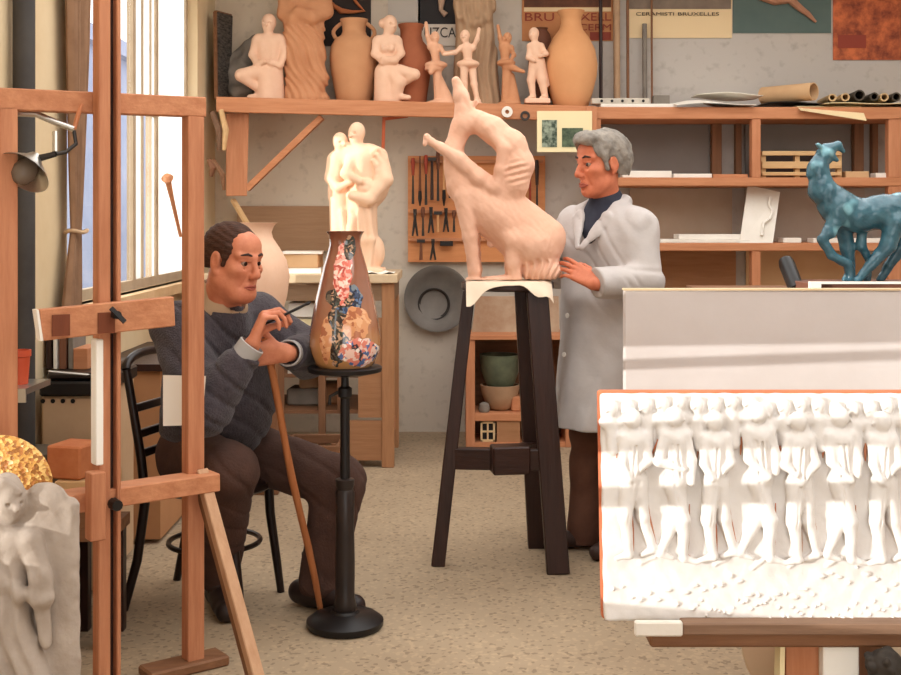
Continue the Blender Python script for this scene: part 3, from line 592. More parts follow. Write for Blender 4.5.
MB_ = MB().box((Xat(236,7.8),7.87,BZ+.0),(Xat(331,7.8),7.89,Zat(251,7.8)-.002))
# red scraper hanging and dark bar by the statue
tag(MB().bar(P(384,117,7.5),P(383,150,7.5),.02,.012).bar(P(384,119,7.5),P(408,116,7.5),.02,.02).build('bracket', mat('bracket_red', (176,84,48), .6)), 'small reddish angle bracket under the display shelf above the tool board', 'bracket')
# ============================================================ tool board
rt = thing('tool_board', 'orange pegboard of wood hung on the wall behind the wolf sculpture', 'tool board', (Xat(476,7.86),7.86,Zat(262,7.86)))
MB().box((Xat(408,7.86),7.85,Zat(262,7.86)),(Xat(545,7.86),7.8995,Zat(156,7.86))).build('board', wood('tool_board_wood', (218,150,98), (196,124,76), 'x'), rt)
for y in (160,210,238): MB().box((Xat(410,7.84),7.82,Zat(y+3,7.84)),(Xat(543,7.84),7.85,Zat(y,7.84))).build('rail', W_or, rt)
def tool(kind, x, y0, y1, label, mh, group='tools on the tool board'):
    r = thing(kind, label, 'tool', P(x,y1,7.80), group); L = y1-y0
    if kind == 'chisel':
        MB().tube([P(x,y0,7.80),P(x,y0+L*.1,7.80),P(x,y0+L*.38,7.80)],[.010,.014,.009],8).build('handle', mh, r, smooth=True)
        MB().bar(P(x,y0+L*.38,7.80),P(x,y1,7.80),.010,.006,(0,1,0),.018,.004).build('blade', M_met, r)
    elif kind == 'hammer':
        MB().tube([P(x,y0+4,7.80),P(x,y1,7.80)],[.008,.011],8).build('handle', mh, r, smooth=True)
        MB().bar(P(x-4,y0+2,7.80),P(x+4,y0+2,7.80),.022,.022,(0,1,0)).build('head', M_met, r)
    elif kind == 'pliers':
        MB().tube([P(x-1,y0,7.80),P(x,y0+L*.35,7.80),P(x+2.5,y1,7.80)],[.006,.009,.006],8).build('arm', M_met, r, smooth=True)
        MB().tube([P(x+1,y0,7.79),P(x,y0+L*.35,7.79),P(x-2.5,y1,7.79)],[.006,.009,.006],8).build('arm', M_met, r, smooth=True)
    elif kind == 'brush':
        MB().tube([P(x,y0,7.80),P(x,y0+L*.7,7.80)],[.005,.009],8).build('handle', mh, r, smooth=True)
        MB().tube([P(x,y0+L*.7,7.80),P(x,y0+L*.85,7.80),P(x,y1,7.80)],[.010,.013,.004],8).build('bristles', M_blk, r, smooth=True)
HM = [mat('handle_red',(158,62,40),.5), mat('handle_tan',(206,150,100),.5), mat('handle_brown',(112,66,44),.5), mat('handle_dark',(60,42,36),.5)]
ordn = ['first','second','third','fourth','fifth','sixth','seventh','eighth','ninth','tenth','eleventh','twelfth']
row1 = [('chisel',413,0),('brush',420,2),('chisel',426,0),('hammer',432,3),('chisel',438,2),('brush',444,1),('chisel',450,3)]
hn = ['red','tan','brown','dark']
for i,(k,x,h) in enumerate(row1): tool(k, x, 150+rng.integers(0,9), 198+rng.integers(0,10), f'{k} with a {hn[h]} handle, {ordn[i]} from left in the tool board top row', HM[h])
row2 = [('pliers',415,3),('chisel',423,2),('pliers',431,3),('hammer',438,1),('pliers',446,3),('chisel',454,2)]
for i,(k,x,h) in enumerate(row2): tool(k, x, 207+rng.integers(0,5), 230+rng.integers(0,8), f'small {k} hanging {ordn[i]} from the left in the second row of the tool board', HM[h])
row3 = [('hammer',421,2),('pliers',433,3)]
for i,(k,x,h) in enumerate(row3): tool(k, x, 239, 260, f'small {k} hanging {ordn[i]} from the left in the lowest row of the tool board', HM[h])
row4 = [('chisel',512,1),('brush',518,2),('chisel',524,1),('brush',530,0),('chisel',537,3)]
for i,(k,x,h) in enumerate(row4): tool(k, x, 152+rng.integers(0,10), 215+rng.integers(0,14), f'long {k} hanging {ordn[i]} from the left, right of the wolf sculpture', HM[h])
o = MB().box((Xat(440,7.80),7.79,Zat(246,7.8)),(Xat(453,7.80),7.82,Zat(241,7.8))).build('sharpening_stone', M_blk, bevel=.002); tag(o, 'black sharpening stone fixed low on the tool board', 'tool')
# basin on the wall
rt = thing('basin', 'round dark metal basin hanging on the wall below the tool board', 'basin', (Xat(437,7.85),7.89,Zat(297,7.85)))
c = P(437.5,298,7.89); MB().lathe(c, [(.05,-.009),(.12,-.009),(.17,.03),(.215,.055),(.218,.06),(.206,.06),(.165,.036),(.115,.002),(.004,.002)], 48, (0,-1,0)).build('bowl', mat('basin_metal', (128,120,112), .6, (92,86,80), 4, .8, metal=.15), rt, smooth=True)
c2 = P(434,304,7.885); MB().lathe(c2, [(.088,0),(.104,.006),(.106,.016),(.096,.014)], 40, (0,-1,0), False).build('inner_ring', M_met, rt, smooth=True)
# ============================================================ small cabinet behind the modelling stand
rt = thing('cabinet', 'small open wooden cabinet standing behind the modelling stand', 'cabinet', (Xat(518,7.4),7.55,0))
CX0, CX1, CT = Xat(466,7.35), Xat(572,7.35), Zat(335,7.35)
for x in (CX0,CX1-.04): MB().box((x,7.35,0),(x+.055,7.70,CT-.03)).build('side', W_orz, rt, .003)
MB().box((CX0-.01,7.34,CT-.03),(CX1+.02,7.72,CT)).build('top', W_or, rt, .003); MB().box((CX0+.05,7.36,.16),(CX1-.04,7.70,.205)).build('shelf', W_or, rt, .003)
MB().box((CX0+.05,7.36,.0),(CX1-.04,7.70,.03)).build('bottom', W_or, rt); MB().box((CX0+.05,7.68,.03),(CX1-.04,7.70,CT-.03)).build('back', W_br, rt)
MB().box((Xat(497,7.37),7.37,.03),(Xat(520,7.37),7.385,.16)).build('door', W_pan, rt)
wz = thing('toy_window', 'tiny cream window frame with four panes in the bottom of the cabinet', 'frame', (Xat(488,7.38),7.39,.0305))
xa, xb = Xat(480.5,7.38), Xat(495,7.38)
MB().box((xa,7.375,.031),(xa+.012,7.395,.155)).box((xb-.012,7.375,.031),(xb,7.395,.155)).box((xa,7.375,.143),(xb,7.395,.155)).box((xa,7.375,.031),(xb,7.395,.043)).box((xa,7.377,.088),(xb,7.393,.098)).box(((xa+xb)/2-.005,7.377,.031),((xa+xb)/2+.005,7.393,.155)).build('lattice', mat('lattice_cream', (214,184,140), .7), wz)
MB().box((xa+.004,7.396,.034),(xb-.004,7.399,.152)).build('pane', M_blk, wz)
zc = .2055
pot('bowl', 'tan clay bowl on the shelf of the small cabinet', 'bowl', 500, 7.53, zc, [(9,411),(13,408),(18,396),(20,386)], M_stone)
u = 7.53/1200
pot('bowl', 'green glazed bowl with a pale rim resting in the tan bowl', 'bowl', 500, 7.53, zc+.12, [(10,388),(15,380),(19,368),(20.5,352)], mat('green_glaze', (110,116,92), .4, (70,78,66), 10, .8))
o = MB().obox((Xat(519,7.5),7.52,zc+.045),(.06,.06,.045),.2).build('block', W_or, bevel=.006); tag(o, 'orange wood block on the cabinet shelf right of the bowls', 'block')
o = MB().lathe((Xat(484,7.45),7.43,zc),[(.03,0),(.038,.02),(.03,.05),(.012,.06)],16).build('jar', M_grey, smooth=True); tag(o, 'small grey jar on the cabinet shelf left of the bowls', 'jar')
a = P(474,334,7.62); tag(MB().hexa([(Xat(472,7.5),7.54,CT+.001),(Xat(560,7.5),7.54,CT+.001),(Xat(560,7.5),7.57,CT+.001),(Xat(472,7.5),7.57,CT+.001),(Xat(476,7.7),7.66,Zat(296,7.7)),(Xat(558,7.7),7.66,Zat(296,7.7)),(Xat(558,7.7),7.69,Zat(296,7.7)),(Xat(476,7.7),7.69,Zat(296,7.7))]).build('stained_board', mat('stained_board', (184,160,134), .85, (140,100,72), 3.5, .6)), 'stained grey board leaning on top of the small cabinet', 'board')

# ============================================================ modelling stand with the wolf
Ys = 4.9
rt = thing('modelling_stand', 'tall dark three legged modelling stand under the wolf sculpture', 'stand', (.25,4.9,0))
def floorpt(x, y): Y = EYE*FPX/(y-HZ); return V((x-CX)*Y/FPX, Y, 0)
ST = Zat(287,4.9)-.012
tops = [P(469,290,4.86), P(537,290,4.80), P(524,290,5.04)]; feet = [floorpt(438,565), floorpt(558,573), floorpt(538,547)]
for i,(t,f,wd,wd2) in enumerate(zip(tops,feet,(.05,.085,.08),(.055,.09,.085))):
    t[2] = ST; MB().bar(f, t, wd2, .06, (0,1,0), wd, .06).build('leg', W_dk, rt, .004)
MB().bar(tops[0]+(feet[0]-tops[0])*.61, tops[1]+(feet[1]-tops[1])*.60, .05, .085).build('crossbar', W_dkx, rt, .004)
m1 = tops[0]*.45+tops[1]*.55+((feet[0]*.45+feet[1]*.55)-(tops[0]*.45+tops[1]*.55))*.6; m2 = tops[2]+(feet[2]-tops[2])*.62
MB().bar(m1, m2, .06, .07).build('crossbar', W_dkx, rt, .004); MB().obox(m1+V(.02,-.03,0), (.075,.045,.055), .15).build('joint_block', W_dkx, rt, .006)
MB().lathe((.235,4.93,ST), [(.002,0),(.18,0),(.19,.008),(.19,.03),(.18,.035),(.002,.035)], 40).build('turning_top', W_dkx, rt, smooth=True)
TZ = ST+.0355
cl = []
for i in range(16):
    row = []
    for j in range(24):
        x = .235+(j-11.5)*.0150; y = 4.735+i*.024; e = max(0, math.hypot(x-.235,y-4.93)-.188); row.append(V(x, y, TZ+.002+.0025*math.sin(2.2*i+j*.9)-(e*1.3)*(1+.25*math.sin(j*.8))))
    cl.append(row)
tag(MB().slab(cl, .003).build('cloth', mat('cloth_pale', (226,206,182), .9), smooth=True), 'pale crumpled cloth under the wolf sculpture on the stand', 'cloth')
TZ2 = TZ+.010
def f_wolf(s):
    # animal
    s.c([(465,187),(494,213),(531,245)],[18,23,27],10); s.e((460,178,0),(13,17,15),6); s.c([(512,208),(545,238)],[17,21],10); s.e((541,252,0),(17,22,21),8)
    s.c([(464,196,-10),(470,236,-11),(474,270,-11)],[11,7.5,6]); s.c([(474,270,-11),(474,281,-11),(465,283,-13)],[6,5.5,4.5])
    s.c([(466,196,10),(473,236,12),(476,270,12)],[11,7.5,6]); s.c([(476,270,12),(476,281,12),(467,283,12)],[6,5.5,4.5])
    s.c([(532,244,-15),(512,240,-18)],[17,10],6); s.c([(511,238,-18),(512,262,-17),(514,277,-15)],[8.5,7,6]); s.c([(516,280,-15),(492,281,-16),(474,282,-16)],[6,5,4])
    s.c([(530,244,14),(512,240,16),(512,277,14)],[15,9,6]); s.c([(516,280,14),(480,282,16)],[6,4])
    s.e((540,270,-4),(22,14,20),5); s.e((491,243,0),(4,5,4),2)
    # neck and head thrown back
    s.c([(457,172),(453,150),(461,128)],[13,10,9.5]); s.c([(461,128,0),(465,112,0)],[10,9.5],5); s.c([(465,112,0),(461,96,-1),(456,81,-1)],[9,7,4.5],5); s.c([(470,108,0),(476,101,-4)],[3.5,1.6],3); s.c([(470,108,4),(477,102,8)],[3.5,1.6],3)
    s.c([(468,106,-4),(466,98,-6)],[3,2],3)
    # arching human body
    s.c([(466,124,-3),(478,122,-4),(492,130,-6)],[10,10,12],6); s.c([(492,130,-6),(511,146,-8),(517,165,-8),(512,183,-8),(502,193,-8)],[12.5,14,15.5,15,12],7)
    s.c([(490,130,-14),(503,150,-20),(500,170,-20),(496,186,-18)],[7,6.5,6,6],3); s.e((494,189,-18),(6,6.5,6),4)
    s.c([(500,192,-10),(478,178,-14),(459,160,-15)],[9.5,8.5,7.5],4); s.c([(459,160,-15),(442,149,-14),(430,142,-13)],[7,5,3.6],3); s.c([(431,142,-13),(427,138,-14),(425,145,-15)],[3.8,3,2.2],2)
    s.c([(476,124,6),(500,140,10)],[8,8])
    # grooves: tail hair, folds
    def hair(g):
        x = (g[...,0]-s.q(540,270)[0])/s.u; z = (s.q(540,270)[2]-g[...,2])/s.u
        mk = np.clip(1-((x/24)**2+((z-2)/15)**2),0,1); return np.sin(x*.95+.05*z*x*.4+2*np.sin(z*.22))*np.minimum(mk*3,1)
    def waist(g):
        x = (g[...,0]-s.q(516,174)[0])/s.u; y = (s.q(516,174)[2]-g[...,2])/s.u
        return np.clip(1-(x/15)**2-(y/16)**2,0,1)*np.sin(y*.95+.25*x)
    s.fold(1.1*s.u, waist, s.q(498,196,-30), s.q(536,152,20)); s.rough(.35*s.u, 95, 4)
    s.fold(1.3*s.u, hair, s.q(512,300,-40)*V(1,1,1), s.q(570,248,40))
figure('wolf_sculpture', 'pale terracotta sculpture of a seated wolf with an arching acrobat on its back', (418,68,572,292), 4.9, M_coti, f_wolf, 'sculpture', h=.8, k=3, d=(-44,44), base=TZ2)
# ============================================================ things on the right hand rack
zt1, zt2, zt3 = Zat(107,YS)+.0006, Zat(177.5,YS)+.0006, Zat(243,YS)+.0006
def on(x, Y): return Xat(x,Y)
def lay(name, label, cat, x0, x1, y0, y1, z, h, m, rz=0, group=None, bevel=.002):
    return tag(MB().obox(((x0+x1)/2,(y0+y1)/2,z+h/2),((x1-x0)/2,(y1-y0)/2,h/2),rz).build(name, m, bevel=bevel), label, cat, group)
lay('plaster_tile','lower grey plaster tile in the stack at the left end of the rack top','tile',Xat(600,7.5),Xat(676,7.5),7.47,7.72,zt1,.022,M_plas,.02)
rt = thing('perforated_strip','pale perforated metal strip lying on the plaster tile beside the ochre vase','strip',(Xat(625,7.55),7.55,zt1+.023))
a0, a1 = Xat(592,7.5), Xat(650,7.5); MB().obox(((a0+a1)/2,7.55,zt1+.042),((a1-a0)/2,.05,.018),-.02).build('strip', mat('strip_pale',(206,196,180),.6,(170,160,146),20,.6), rt, .004)
for i in range(5): MB().lathe((a0+.06+i*.065,7.499,zt1+.042),[(.002,0),(.009,0),(.009,.004),(.002,.004)],12,(0,-1,0)).build('hole', M_blk, rt)
lay('block','small grey block at the back of the plaster tile','block',Xat(652,7.7),Xat(668,7.7),7.64,7.71,zt1+.0225,.07,M_grey)
for i,(x,y0,r,m,lab) in enumerate(((601,-30,.012,W_dk,'thin dark rod leaning just right of the ochre vase'),(617,-8,.022,M_stone,'thick speckled plaster rod upright before the orange poster edge'),(628,-30,.010,W_brz,'thin brown stick upright right of the thick plaster rod'),(645,24,.016,M_grey,'short grey rod standing before the cream poster'),(652,-30,.007,W_brz,'thinnest brown stick standing before the cream poster'))):
    p0 = P(x,100,7.80); p0[2] = zt1+.002; tag(MB().tube([p0,P(x-.5,y0,7.86)],[r,r],10).build('rod', m, smooth=True), lab, 'rod')
def sheet(name, label, x0, x1, y0, y1, zf, m, th=.003, nx=18, ny=8):
    g = [[V(x0+(x1-x0)*j/(nx-1), y0+(y1-y0)*i/(ny-1), zf(j/(nx-1), i/(ny-1))) for j in range(nx)] for i in range(ny)]
    return tag(MB().slab(g, th).build(name, m, smooth=True), label, 'paper')
sheet('paper_sheet','white curled paper sheet hanging over the front of the rack top',Xat(676,7.42),Xat(756,7.42),7.41,7.80,lambda a,b: zt1+.010+.05*max(0,.35-b)**1.2*-1.6*(1-a*.5)+.03*math.sin(a*5)*(.3+b)+.02,M_paper)
sheet('paper_sheet','flat white paper lying on the curled sheet behind it',Xat(700,7.55),Xat(762,7.55),7.52,7.84,lambda a,b: zt1+.085+.012*math.sin(a*4+b*2),M_paper)
sheet('paper_sheet','pale yellow paper sheet hanging over the rack edge under the dark rolls',Xat(800,7.41),Xat(866,7.41),7.40,7.80,lambda a,b: zt1+.006+(-.10*max(0,.25-b)*4*(.35+.65*a) if b<.25 else .0)+.003,mat('paper_cream',(226,204,160),.8),nx=14,ny=17)
sheet('paper_sheet','dark folded sheet lying under the cardboard tube',Xat(766,7.5),Xat(850,7.5),7.47,7.82,lambda a,b: zt1+.028+.006*math.sin(a*7+b),M_met)
ct = P(790,90.5,7.6); a = P(763,90,7.72); b = P(814,92.5,7.45); R = .056
a[2] = b[2] = zt1+.034+R+.006
d_, s_, u_ = frame(b-a)
tag(MB().lathe(a,[(R-.006,0),(R,0),(R,np.linalg.norm(b-a)),(R-.006,np.linalg.norm(b-a)),(R-.006,0)],32,b-a,False).build('cardboard_tube', M_tan, smooth=True),'big tan cardboard tube lying open ended on the rack top','tube')
M_rolld = mat('roll_dark',(84,72,58),.7,(54,48,40),10,.7); M_roll = mat('roll_tan',(196,164,120),.7)
for i,(x,yy,r,m,lab) in enumerate(((833,95,.024,M_roll,'thin tan paper roll nearest the cardboard tube'),(846,94.5,.026,M_roll,'second tan paper roll right of the cardboard tube'),(860,91.5,.034,M_rolld,'thickest dark paper roll pointing at the viewer on the rack'),(875,90.5,.026,M_rolld,'dark paper roll right of the thickest dark roll'),(885,97,.026,M_roll,'tan roll low in the heap at the right end'),(897,96.5,.028,M_rolld,'dark roll at the far right end of the rack top'))):
    z = zt1+.036+r+(.0 if yy>93 else .004); p = V(Xat(x,7.45), 7.46, z)
    tag(MB().lathe(p,[(r-.008,0),(r,0),(r,.36),(r-.008,.36),(r-.008,0)],20,(.1,1,0),False).build('paper_roll', m, smooth=True),lab,'roll','paper rolls on the rack top')
sheet('paper_sheet','long yellow sheet lying under the paper rolls at the right end',Xat(824,7.45),Xat(930,7.45),7.43,7.84,lambda a,b: zt1+.02+.004*math.sin(a*9),M_papery)
# middle shelf
lay('plaster_strip','long white plaster strip on the middle rack plank behind the standing man','strip',Xat(622,7.5),Xat(671,7.5),7.48,7.6,zt2,.042,M_plas)
lay('plaster_strip','thin white plaster strip right of the long strip on the middle plank','strip',Xat(673,7.5),Xat(712,7.5),7.50,7.62,zt2,.025,M_plas,.02)
lay('wood_strip','orange wood offcut on the middle plank left of the upright','offcut',Xat(713,7.5),Xat(748,7.5),7.5,7.6,zt2,.022,W_or)
rt = thing('slatted_crate','pale slatted wooden crate on the middle plank behind the blue animal','crate',(Xat(801,7.55),7.6,zt2))
xa, xb = Xat(762,7.5), Xat(842,7.5)
for (ya,yb) in ((151,155.5),(161.5,168.5),(172,175.5)):
    MB().box((xa,7.50,Zat(yb,7.5)),(xb,7.52,Zat(ya,7.5))).build('slat', W_lt, rt, .003)
for xx in (762,796,838): MB().box((Xat(xx,7.5),7.521,zt2),(Xat(xx,7.5)+.03,7.56,Zat(151,7.5))).build('post', W_lt, rt)
MB().box((xa,7.76,zt2),(xb,7.78,Zat(152,7.5))).build('back', W_dkx, rt); MB().box((xa,7.56,zt2),(xb,7.76,zt2+.02)).build('base', W_br, rt)
lay('block','pale brown block on the middle plank right of the slatted crate','block',Xat(846,7.5),Xat(869,7.5),7.5,7.6,zt2,.04,M_tan)
lay('plaster_strip','short white strip at the right end of the middle plank','strip',Xat(876,7.5),Xat(899,7.5),7.5,7.6,zt2,.03,M_plas)
# lower shelf
lay('plaster_tile','long flat white tile on the low rack plank behind the standing man','tile',Xat(660,7.47),Xat(750,7.47),7.46,7.66,zt3,.022,M_plas)
lay('plaster_tile','upper white tile stacked on the long flat tile','tile',Xat(678,7.5),Xat(744,7.5),7.49,7.65,zt3+.0225,.030,M_plas,.015)
qa = [P(739,246,7.475),P(772,247,7.475),P(780,192,7.60),P(748,185,7.60)]; qa[0][2]=qa[1][2]=zt3+.0535
for q_ in qa[:2]: q_[2] = zt3+.0005; 
qa[0][1] = qa[1][1] = 7.455
rt = thing('plaster_tablet','white plaster panel with a moulded profile leaning on the rack','panel',(qa[0]+qa[1])/2)
nv = nrm(np.cross(qa[1]-qa[0],qa[3]-qa[0])); fr = nv if nv[1]<0 else -nv; MB().slab([[qa[0],qa[1]],[qa[3],qa[2]]],.02,-fr).build('panel', M_plas, rt)
def onp(s_,t_): return qa[0]*(1-s_)*(1-t_)+qa[1]*s_*(1-t_)+qa[2]*s_*t_+qa[3]*(1-s_)*t_
MB().tube([onp(.62,.12)+fr*.012,onp(.62,.35)+fr*.012,onp(.80,.45)+fr*.012,onp(.84,.6)+fr*.012,onp(.70,.72)+fr*.012,onp(.72,.85)+fr*.012],[.010]*6,8).build('moulding', M_plas, rt, smooth=True)
lay('plaster_tile','short white tile right of the leaning plaster panel','tile',Xat(782,7.5),Xat(800,7.5),7.47,7.6,zt3,.03,M_plas)
lay('plaster_tile','long white tile on the low plank behind the blue animal\'s legs','tile',Xat(812,7.5),Xat(900,7.5),7.47,7.6,zt3,.028,M_plas)

# ============================================================ blue glazed animal on its table
BYD = 4.45; tz = Zat(290.5,4.30)-.012
rt = thing('side_table','plain wooden table carrying the blue glazed animal behind the plaster board','table',(1.5,4.55,0))
MB().box((.95,4.28,tz-.04),(2.1,4.85,tz)).build('table_top', W_br, rt, .004)
for x in (.98,2.01):
    for y in (4.31,4.76): MB().box((x,y,0),(x+.06,y+.06,tz-.04)).build('leg', W_brz, rt)
lay('base_board','white edged reddish base board under the blue animal','board',Xat(809,4.32),Xat(960,4.32),4.31,4.60,tz+.0006,.036,mat('base_brown',(132,86,66),.6,(96,60,48),6,.7)); 
tag(MB().box((Xat(809,4.3),4.285,tz+.0006),(Xat(820,4.3),4.309,tz+.044)).box((Xat(820,4.3),4.285,tz+.036),(Xat(960,4.3),4.309,tz+.044)).build('edge_strip', M_plas), 'white strip along the front of the animal\'s base board', 'strip')
def f_blue(s):
    s.c([(826,150),(838,146)],[7,4.5],2); s.c([(838,146),(843,151)],[4,2.2],2); s.e((826,155,0),(8.5,8,6.5)); s.c([(834,158,-2),(836,160,-2)],[2.5,2],2)
    s.c([(822,149,-4),(816,145,-6)],[2.4,1.4],1.5); s.c([(824,149,4),(818,144,7)],[2.4,1.4],1.5)
    s.c([(824,156),(818,168),(822,190),(838,206)],[8,9.5,13,17],4); s.c([(816,160,0),(811,174,0)],[4,5],3)
    s.c([(838,208),(858,216),(880,212),(902,210)],[18,16,16,18],6); s.e((902,214,0),(18,17,15)); s.c([(915,206,0),(926,216,0),(930,236,0)],[5,4,3],3)
    s.c([(834,218,-8),(826,232,-9),(819,239,-10)],[9,6.5,5],3); s.c([(819,239,-10),(829,255,-10),(845,264,-10),(847,278,-10)],[5.2,4.6,4.2,4],2)
    s.c([(845,220,8),(850,248,9),(854,277,9)],[10,7,5],3); s.c([(852,277,9),(848,280,8)],[4.5,3.6],2)
    s.c([(892,222,-9),(884,246,-10),(866,266,-10)],[12,7.5,5],4); s.c([(866,266,-10),(854,280,-11)],[5,4],2)
    s.c([(906,224,9),(904,248,10),(892,266,10)],[12,7,5],4); s.c([(892,266,10),(884,280,10)],[4.6,4],2)
    s.c([(863,222,2),(862,246,2)],[5,5.5],3); s.c([(862,246,2),(870,260,2),(868,280,2)],[4.2,3.6,3.4],2); s.e((826,194,-9),(4,9,6),3); s.rough(.7*s.u,60,4)
def glaze():
    m = mat('blue_glaze',(66,112,126),.22,(36,74,88),14,.6,bump=.2,bscale=50,spec=.6); nt = m.node_tree; N = nt.nodes; L = nt.links; b = N['Principled BSDF']
    src = b.inputs['Base Color'].links[0].from_socket; tc = N.new('ShaderNodeTexCoord'); n = N.new('ShaderNodeTexNoise'); n.inputs['Scale'].default_value = 7; L.new(tc.outputs['Object'], n.inputs['Vector'])
    r = N.new('ShaderNodeValToRGB'); r.color_ramp.elements[0].position = .60; r.color_ramp.elements[1].position = .66; L.new(n.outputs['Fac'], r.inputs[0])
    mx = N.new('ShaderNodeMix'); mx.data_type = 'RGBA'; L.new(r.outputs[0], mx.inputs[0]); L.new(src, mx.inputs[6]); mx.inputs[7].default_value = lin((126,178,190)); L.new(mx.outputs[2], b.inputs['Base Color']); return m
figure('animal_sculpture','glossy blue glazed goat like animal with one foreleg raised','%s'and(804,138,938,288),BYD,glaze(),f_blue,'sculpture',h=.8,k=4,d=(-26,26),base=tz+.0372)
a = P(797,292,4.5); a[2] = tz+.001; b = P(786,262,4.62)
rt = thing('rolling_pin','black round handle standing behind the plaster board left of the blue animal','handle',a)
MB().tube([a,a+(b-a)*.9,b+(b-a)*.04,b+(b-a)*.09],[.030,.031,.027,.012],16).build('grip', M_blk, rt, smooth=True)

# ============================================================ big plaster board and the relief
rt = thing('plaster_board','large smooth grey plaster board standing upright behind the white relief','board',(1.2,4.02,0))
px0 = Xat(624.5,4.0); pz1 = Zat(290.5,4.0); pz0 = .45
MB().box((px0,4.0,pz0),(2.0,4.04,pz1)).build('slab', mat('board_plaster',(210,202,198),.85,(196,186,180),2.2,.8,bump=.12,bscale=14), rt, .004)
MB().box((px0-.002,3.996,pz1),(2.002,4.044,pz1+.006)).build('edge', mat('edge_tan',(202,176,140),.8), rt)
MB().box((1.12,4.045,.0),(1.22,4.09,1.0)).build('leg', W_orz, rt); MB().box((1.85,4.045,.0),(1.92,4.09,1.0)).build('leg', W_orz, rt)
MB().box((1.0,4.0,.40),(2.0,4.045,pz0)).build('ledge', W_br, rt)
RY = 3.0
def tilt(co):
    q_ = co.copy(); q_[:,1] += (q_[:,2]-.65)*.14; return q_
rt = thing('relief','large white plaster relief of a row of striding figures on a terracotta slab','relief',(.95,3.0,.39))
rn = np.random.default_rng(5); lines_ = []; ap = lambda L_, q_: L_.append(q_)
def f_relief(s):
    s.box(s.q(790,507,6),(187*s.u,6*s.u,110*s.u),None,3*s.u,0)
    # top row of heads
    for x in np.arange(612,980,17.5):
        yy = 408+rn.uniform(-4,4); s.e((x,yy,-3),(7,8.5,6),2); s.c([(x-3,yy+1,-8),(x-6,yy+3,-8)],[1.6,1.2],1)
        s.c([(x-7,yy+14,-1),(x+8,yy+15,-1)],[5,5],3); s.c([(x,yy+14,-1),(x+2,yy+40,-2)],[7,6],4)
    def man(x, y, f, ph, big=1.0):
        h = 78*big; sh = y+20*big; hip = y+62*big; kn = hip+38*big; an = kn+36*big
        s.e((x,y+2,-8),(8.5*big,10*big,8),2); s.c([(x+f*7*big,y+2,-9),(x+f*10*big,y+5,-9)],[1.8,1.4],1); s.c([(x,y+10,-6),(x,sh-4,-6)],[4,5],2)
        s.c([(x-9*big,sh,-5),(x+9*big,sh,-5)],[7,7],4); s.c([(x,sh+4,-5),(x+f*2,hip,-4)],[12*big,10*big],4)
        st = 17*big*ph; 
        s.c([(x-4,hip,-5),(x+f*st*.5-2,kn,-8),(x+f*st*.35,an,-6)],[9.5*big,7*big,4.2*big],3); s.c([(x+f*st*.35,an,-6),(x+f*(st*.35+13),an+4,-6)],[4.4,2.6],2)
        s.c([(x+5,hip,-2),(x-f*st*.3+3,kn,-3),(x-f*st*1.1,an-4,-3)],[9*big,6.5*big,4*big],3); s.c([(x-f*st*1.1,an-4,-3),(x-f*st*1.1+f*12,an+1,-3)],[4,2.4],2)
        e = rn.uniform(-1,1); s.c([(x-10*big,sh,-8),(x-14*big+e*4,sh+24*big,-11),(x+f*6*big,sh+36*big+e*6,-14)],[6*big,5*big,3.6*big],2)
        s.c([(x+10*big,sh,-6),(x+15*big,sh+23*big,-9),(x+f*8*big+6,sh+40*big-e*5,-12)],[6*big,5*big,3.6*big],2)
        ap(lines_,[(x+f*st*.5+5.5*big,kn-14,-2.5),(x+f*st*.42+5.5*big,kn+12,-1.5),(x+f*st*.35+4*big,an-2,-1.2),(x+f*(st*.35+14),an+6,-1.0)]); ap(lines_,[(x+2+8.5*big,hip+4,-2),(x-f*st*.3+3+6.6*big,kn,-1.5),(x-f*st*1.1+4*big,an-4,-1)]); ap(lines_,[(x+17*big,sh+6,-2),(x+20*big,sh+24*big,-3),(x+12*big,sh+34*big,-2.5)]); ap(lines_,[(x-15*big,sh+2,-2),(x-20*big+e*4,sh+22*big,-3)])
        for t in (-5,1,6): s.c([(x+t,sh+8,-16),(x+t+f*2.5,hip-4,-14)],[1.3,1.0],1,'-')
        s.c([(x-2,hip+4,-15),(x+f*st*.4-3,kn+14,-15)],[1.4,.8],1,'-')
    for (x,y,f,ph,b) in ((634,418,-1,1.0,.98),(676,416,1,.9,1.02),(716,420,-1,.9,.98),(760,412,1,1.1,1.05),(800,420,-1,.8,1.0),(842,416,1,.9,1.03),(884,420,-1,1.0,1.0),(926,416,1,1,1.0)): man(x,y,f,ph,b)
    # loose lumps and pebbles along the ground
    for x in np.arange(612,970,9):
        yy = 588+8*math.sin(x*.05)+rn.uniform(-9,9)-12*max(0,(x-700)/250); s.e((x,yy,0),(rn.uniform(1.5,5),rn.uniform(1,2.5),3),1)
    for x in np.arange(690,975,4.5): s.e((x,rn.uniform(598,616)-2,0),(rn.uniform(1,3),rn.uniform(.8,2),2.4),1)
    for x in np.arange(640,960,37): s.c([(x,560+rn.uniform(-6,6),0),(x+14,556,0)],[2,1.4],2)
    s.rough(.5*s.u,70,2)
s = PX(600,393,982,625,RY,-24,16,1.0,3); f_relief(s); s.build('carved_face', mat('relief_plaster',(232,228,224),.85,(216,210,204),6,.7,bump=.15,bscale=60), rt, xf=tilt)
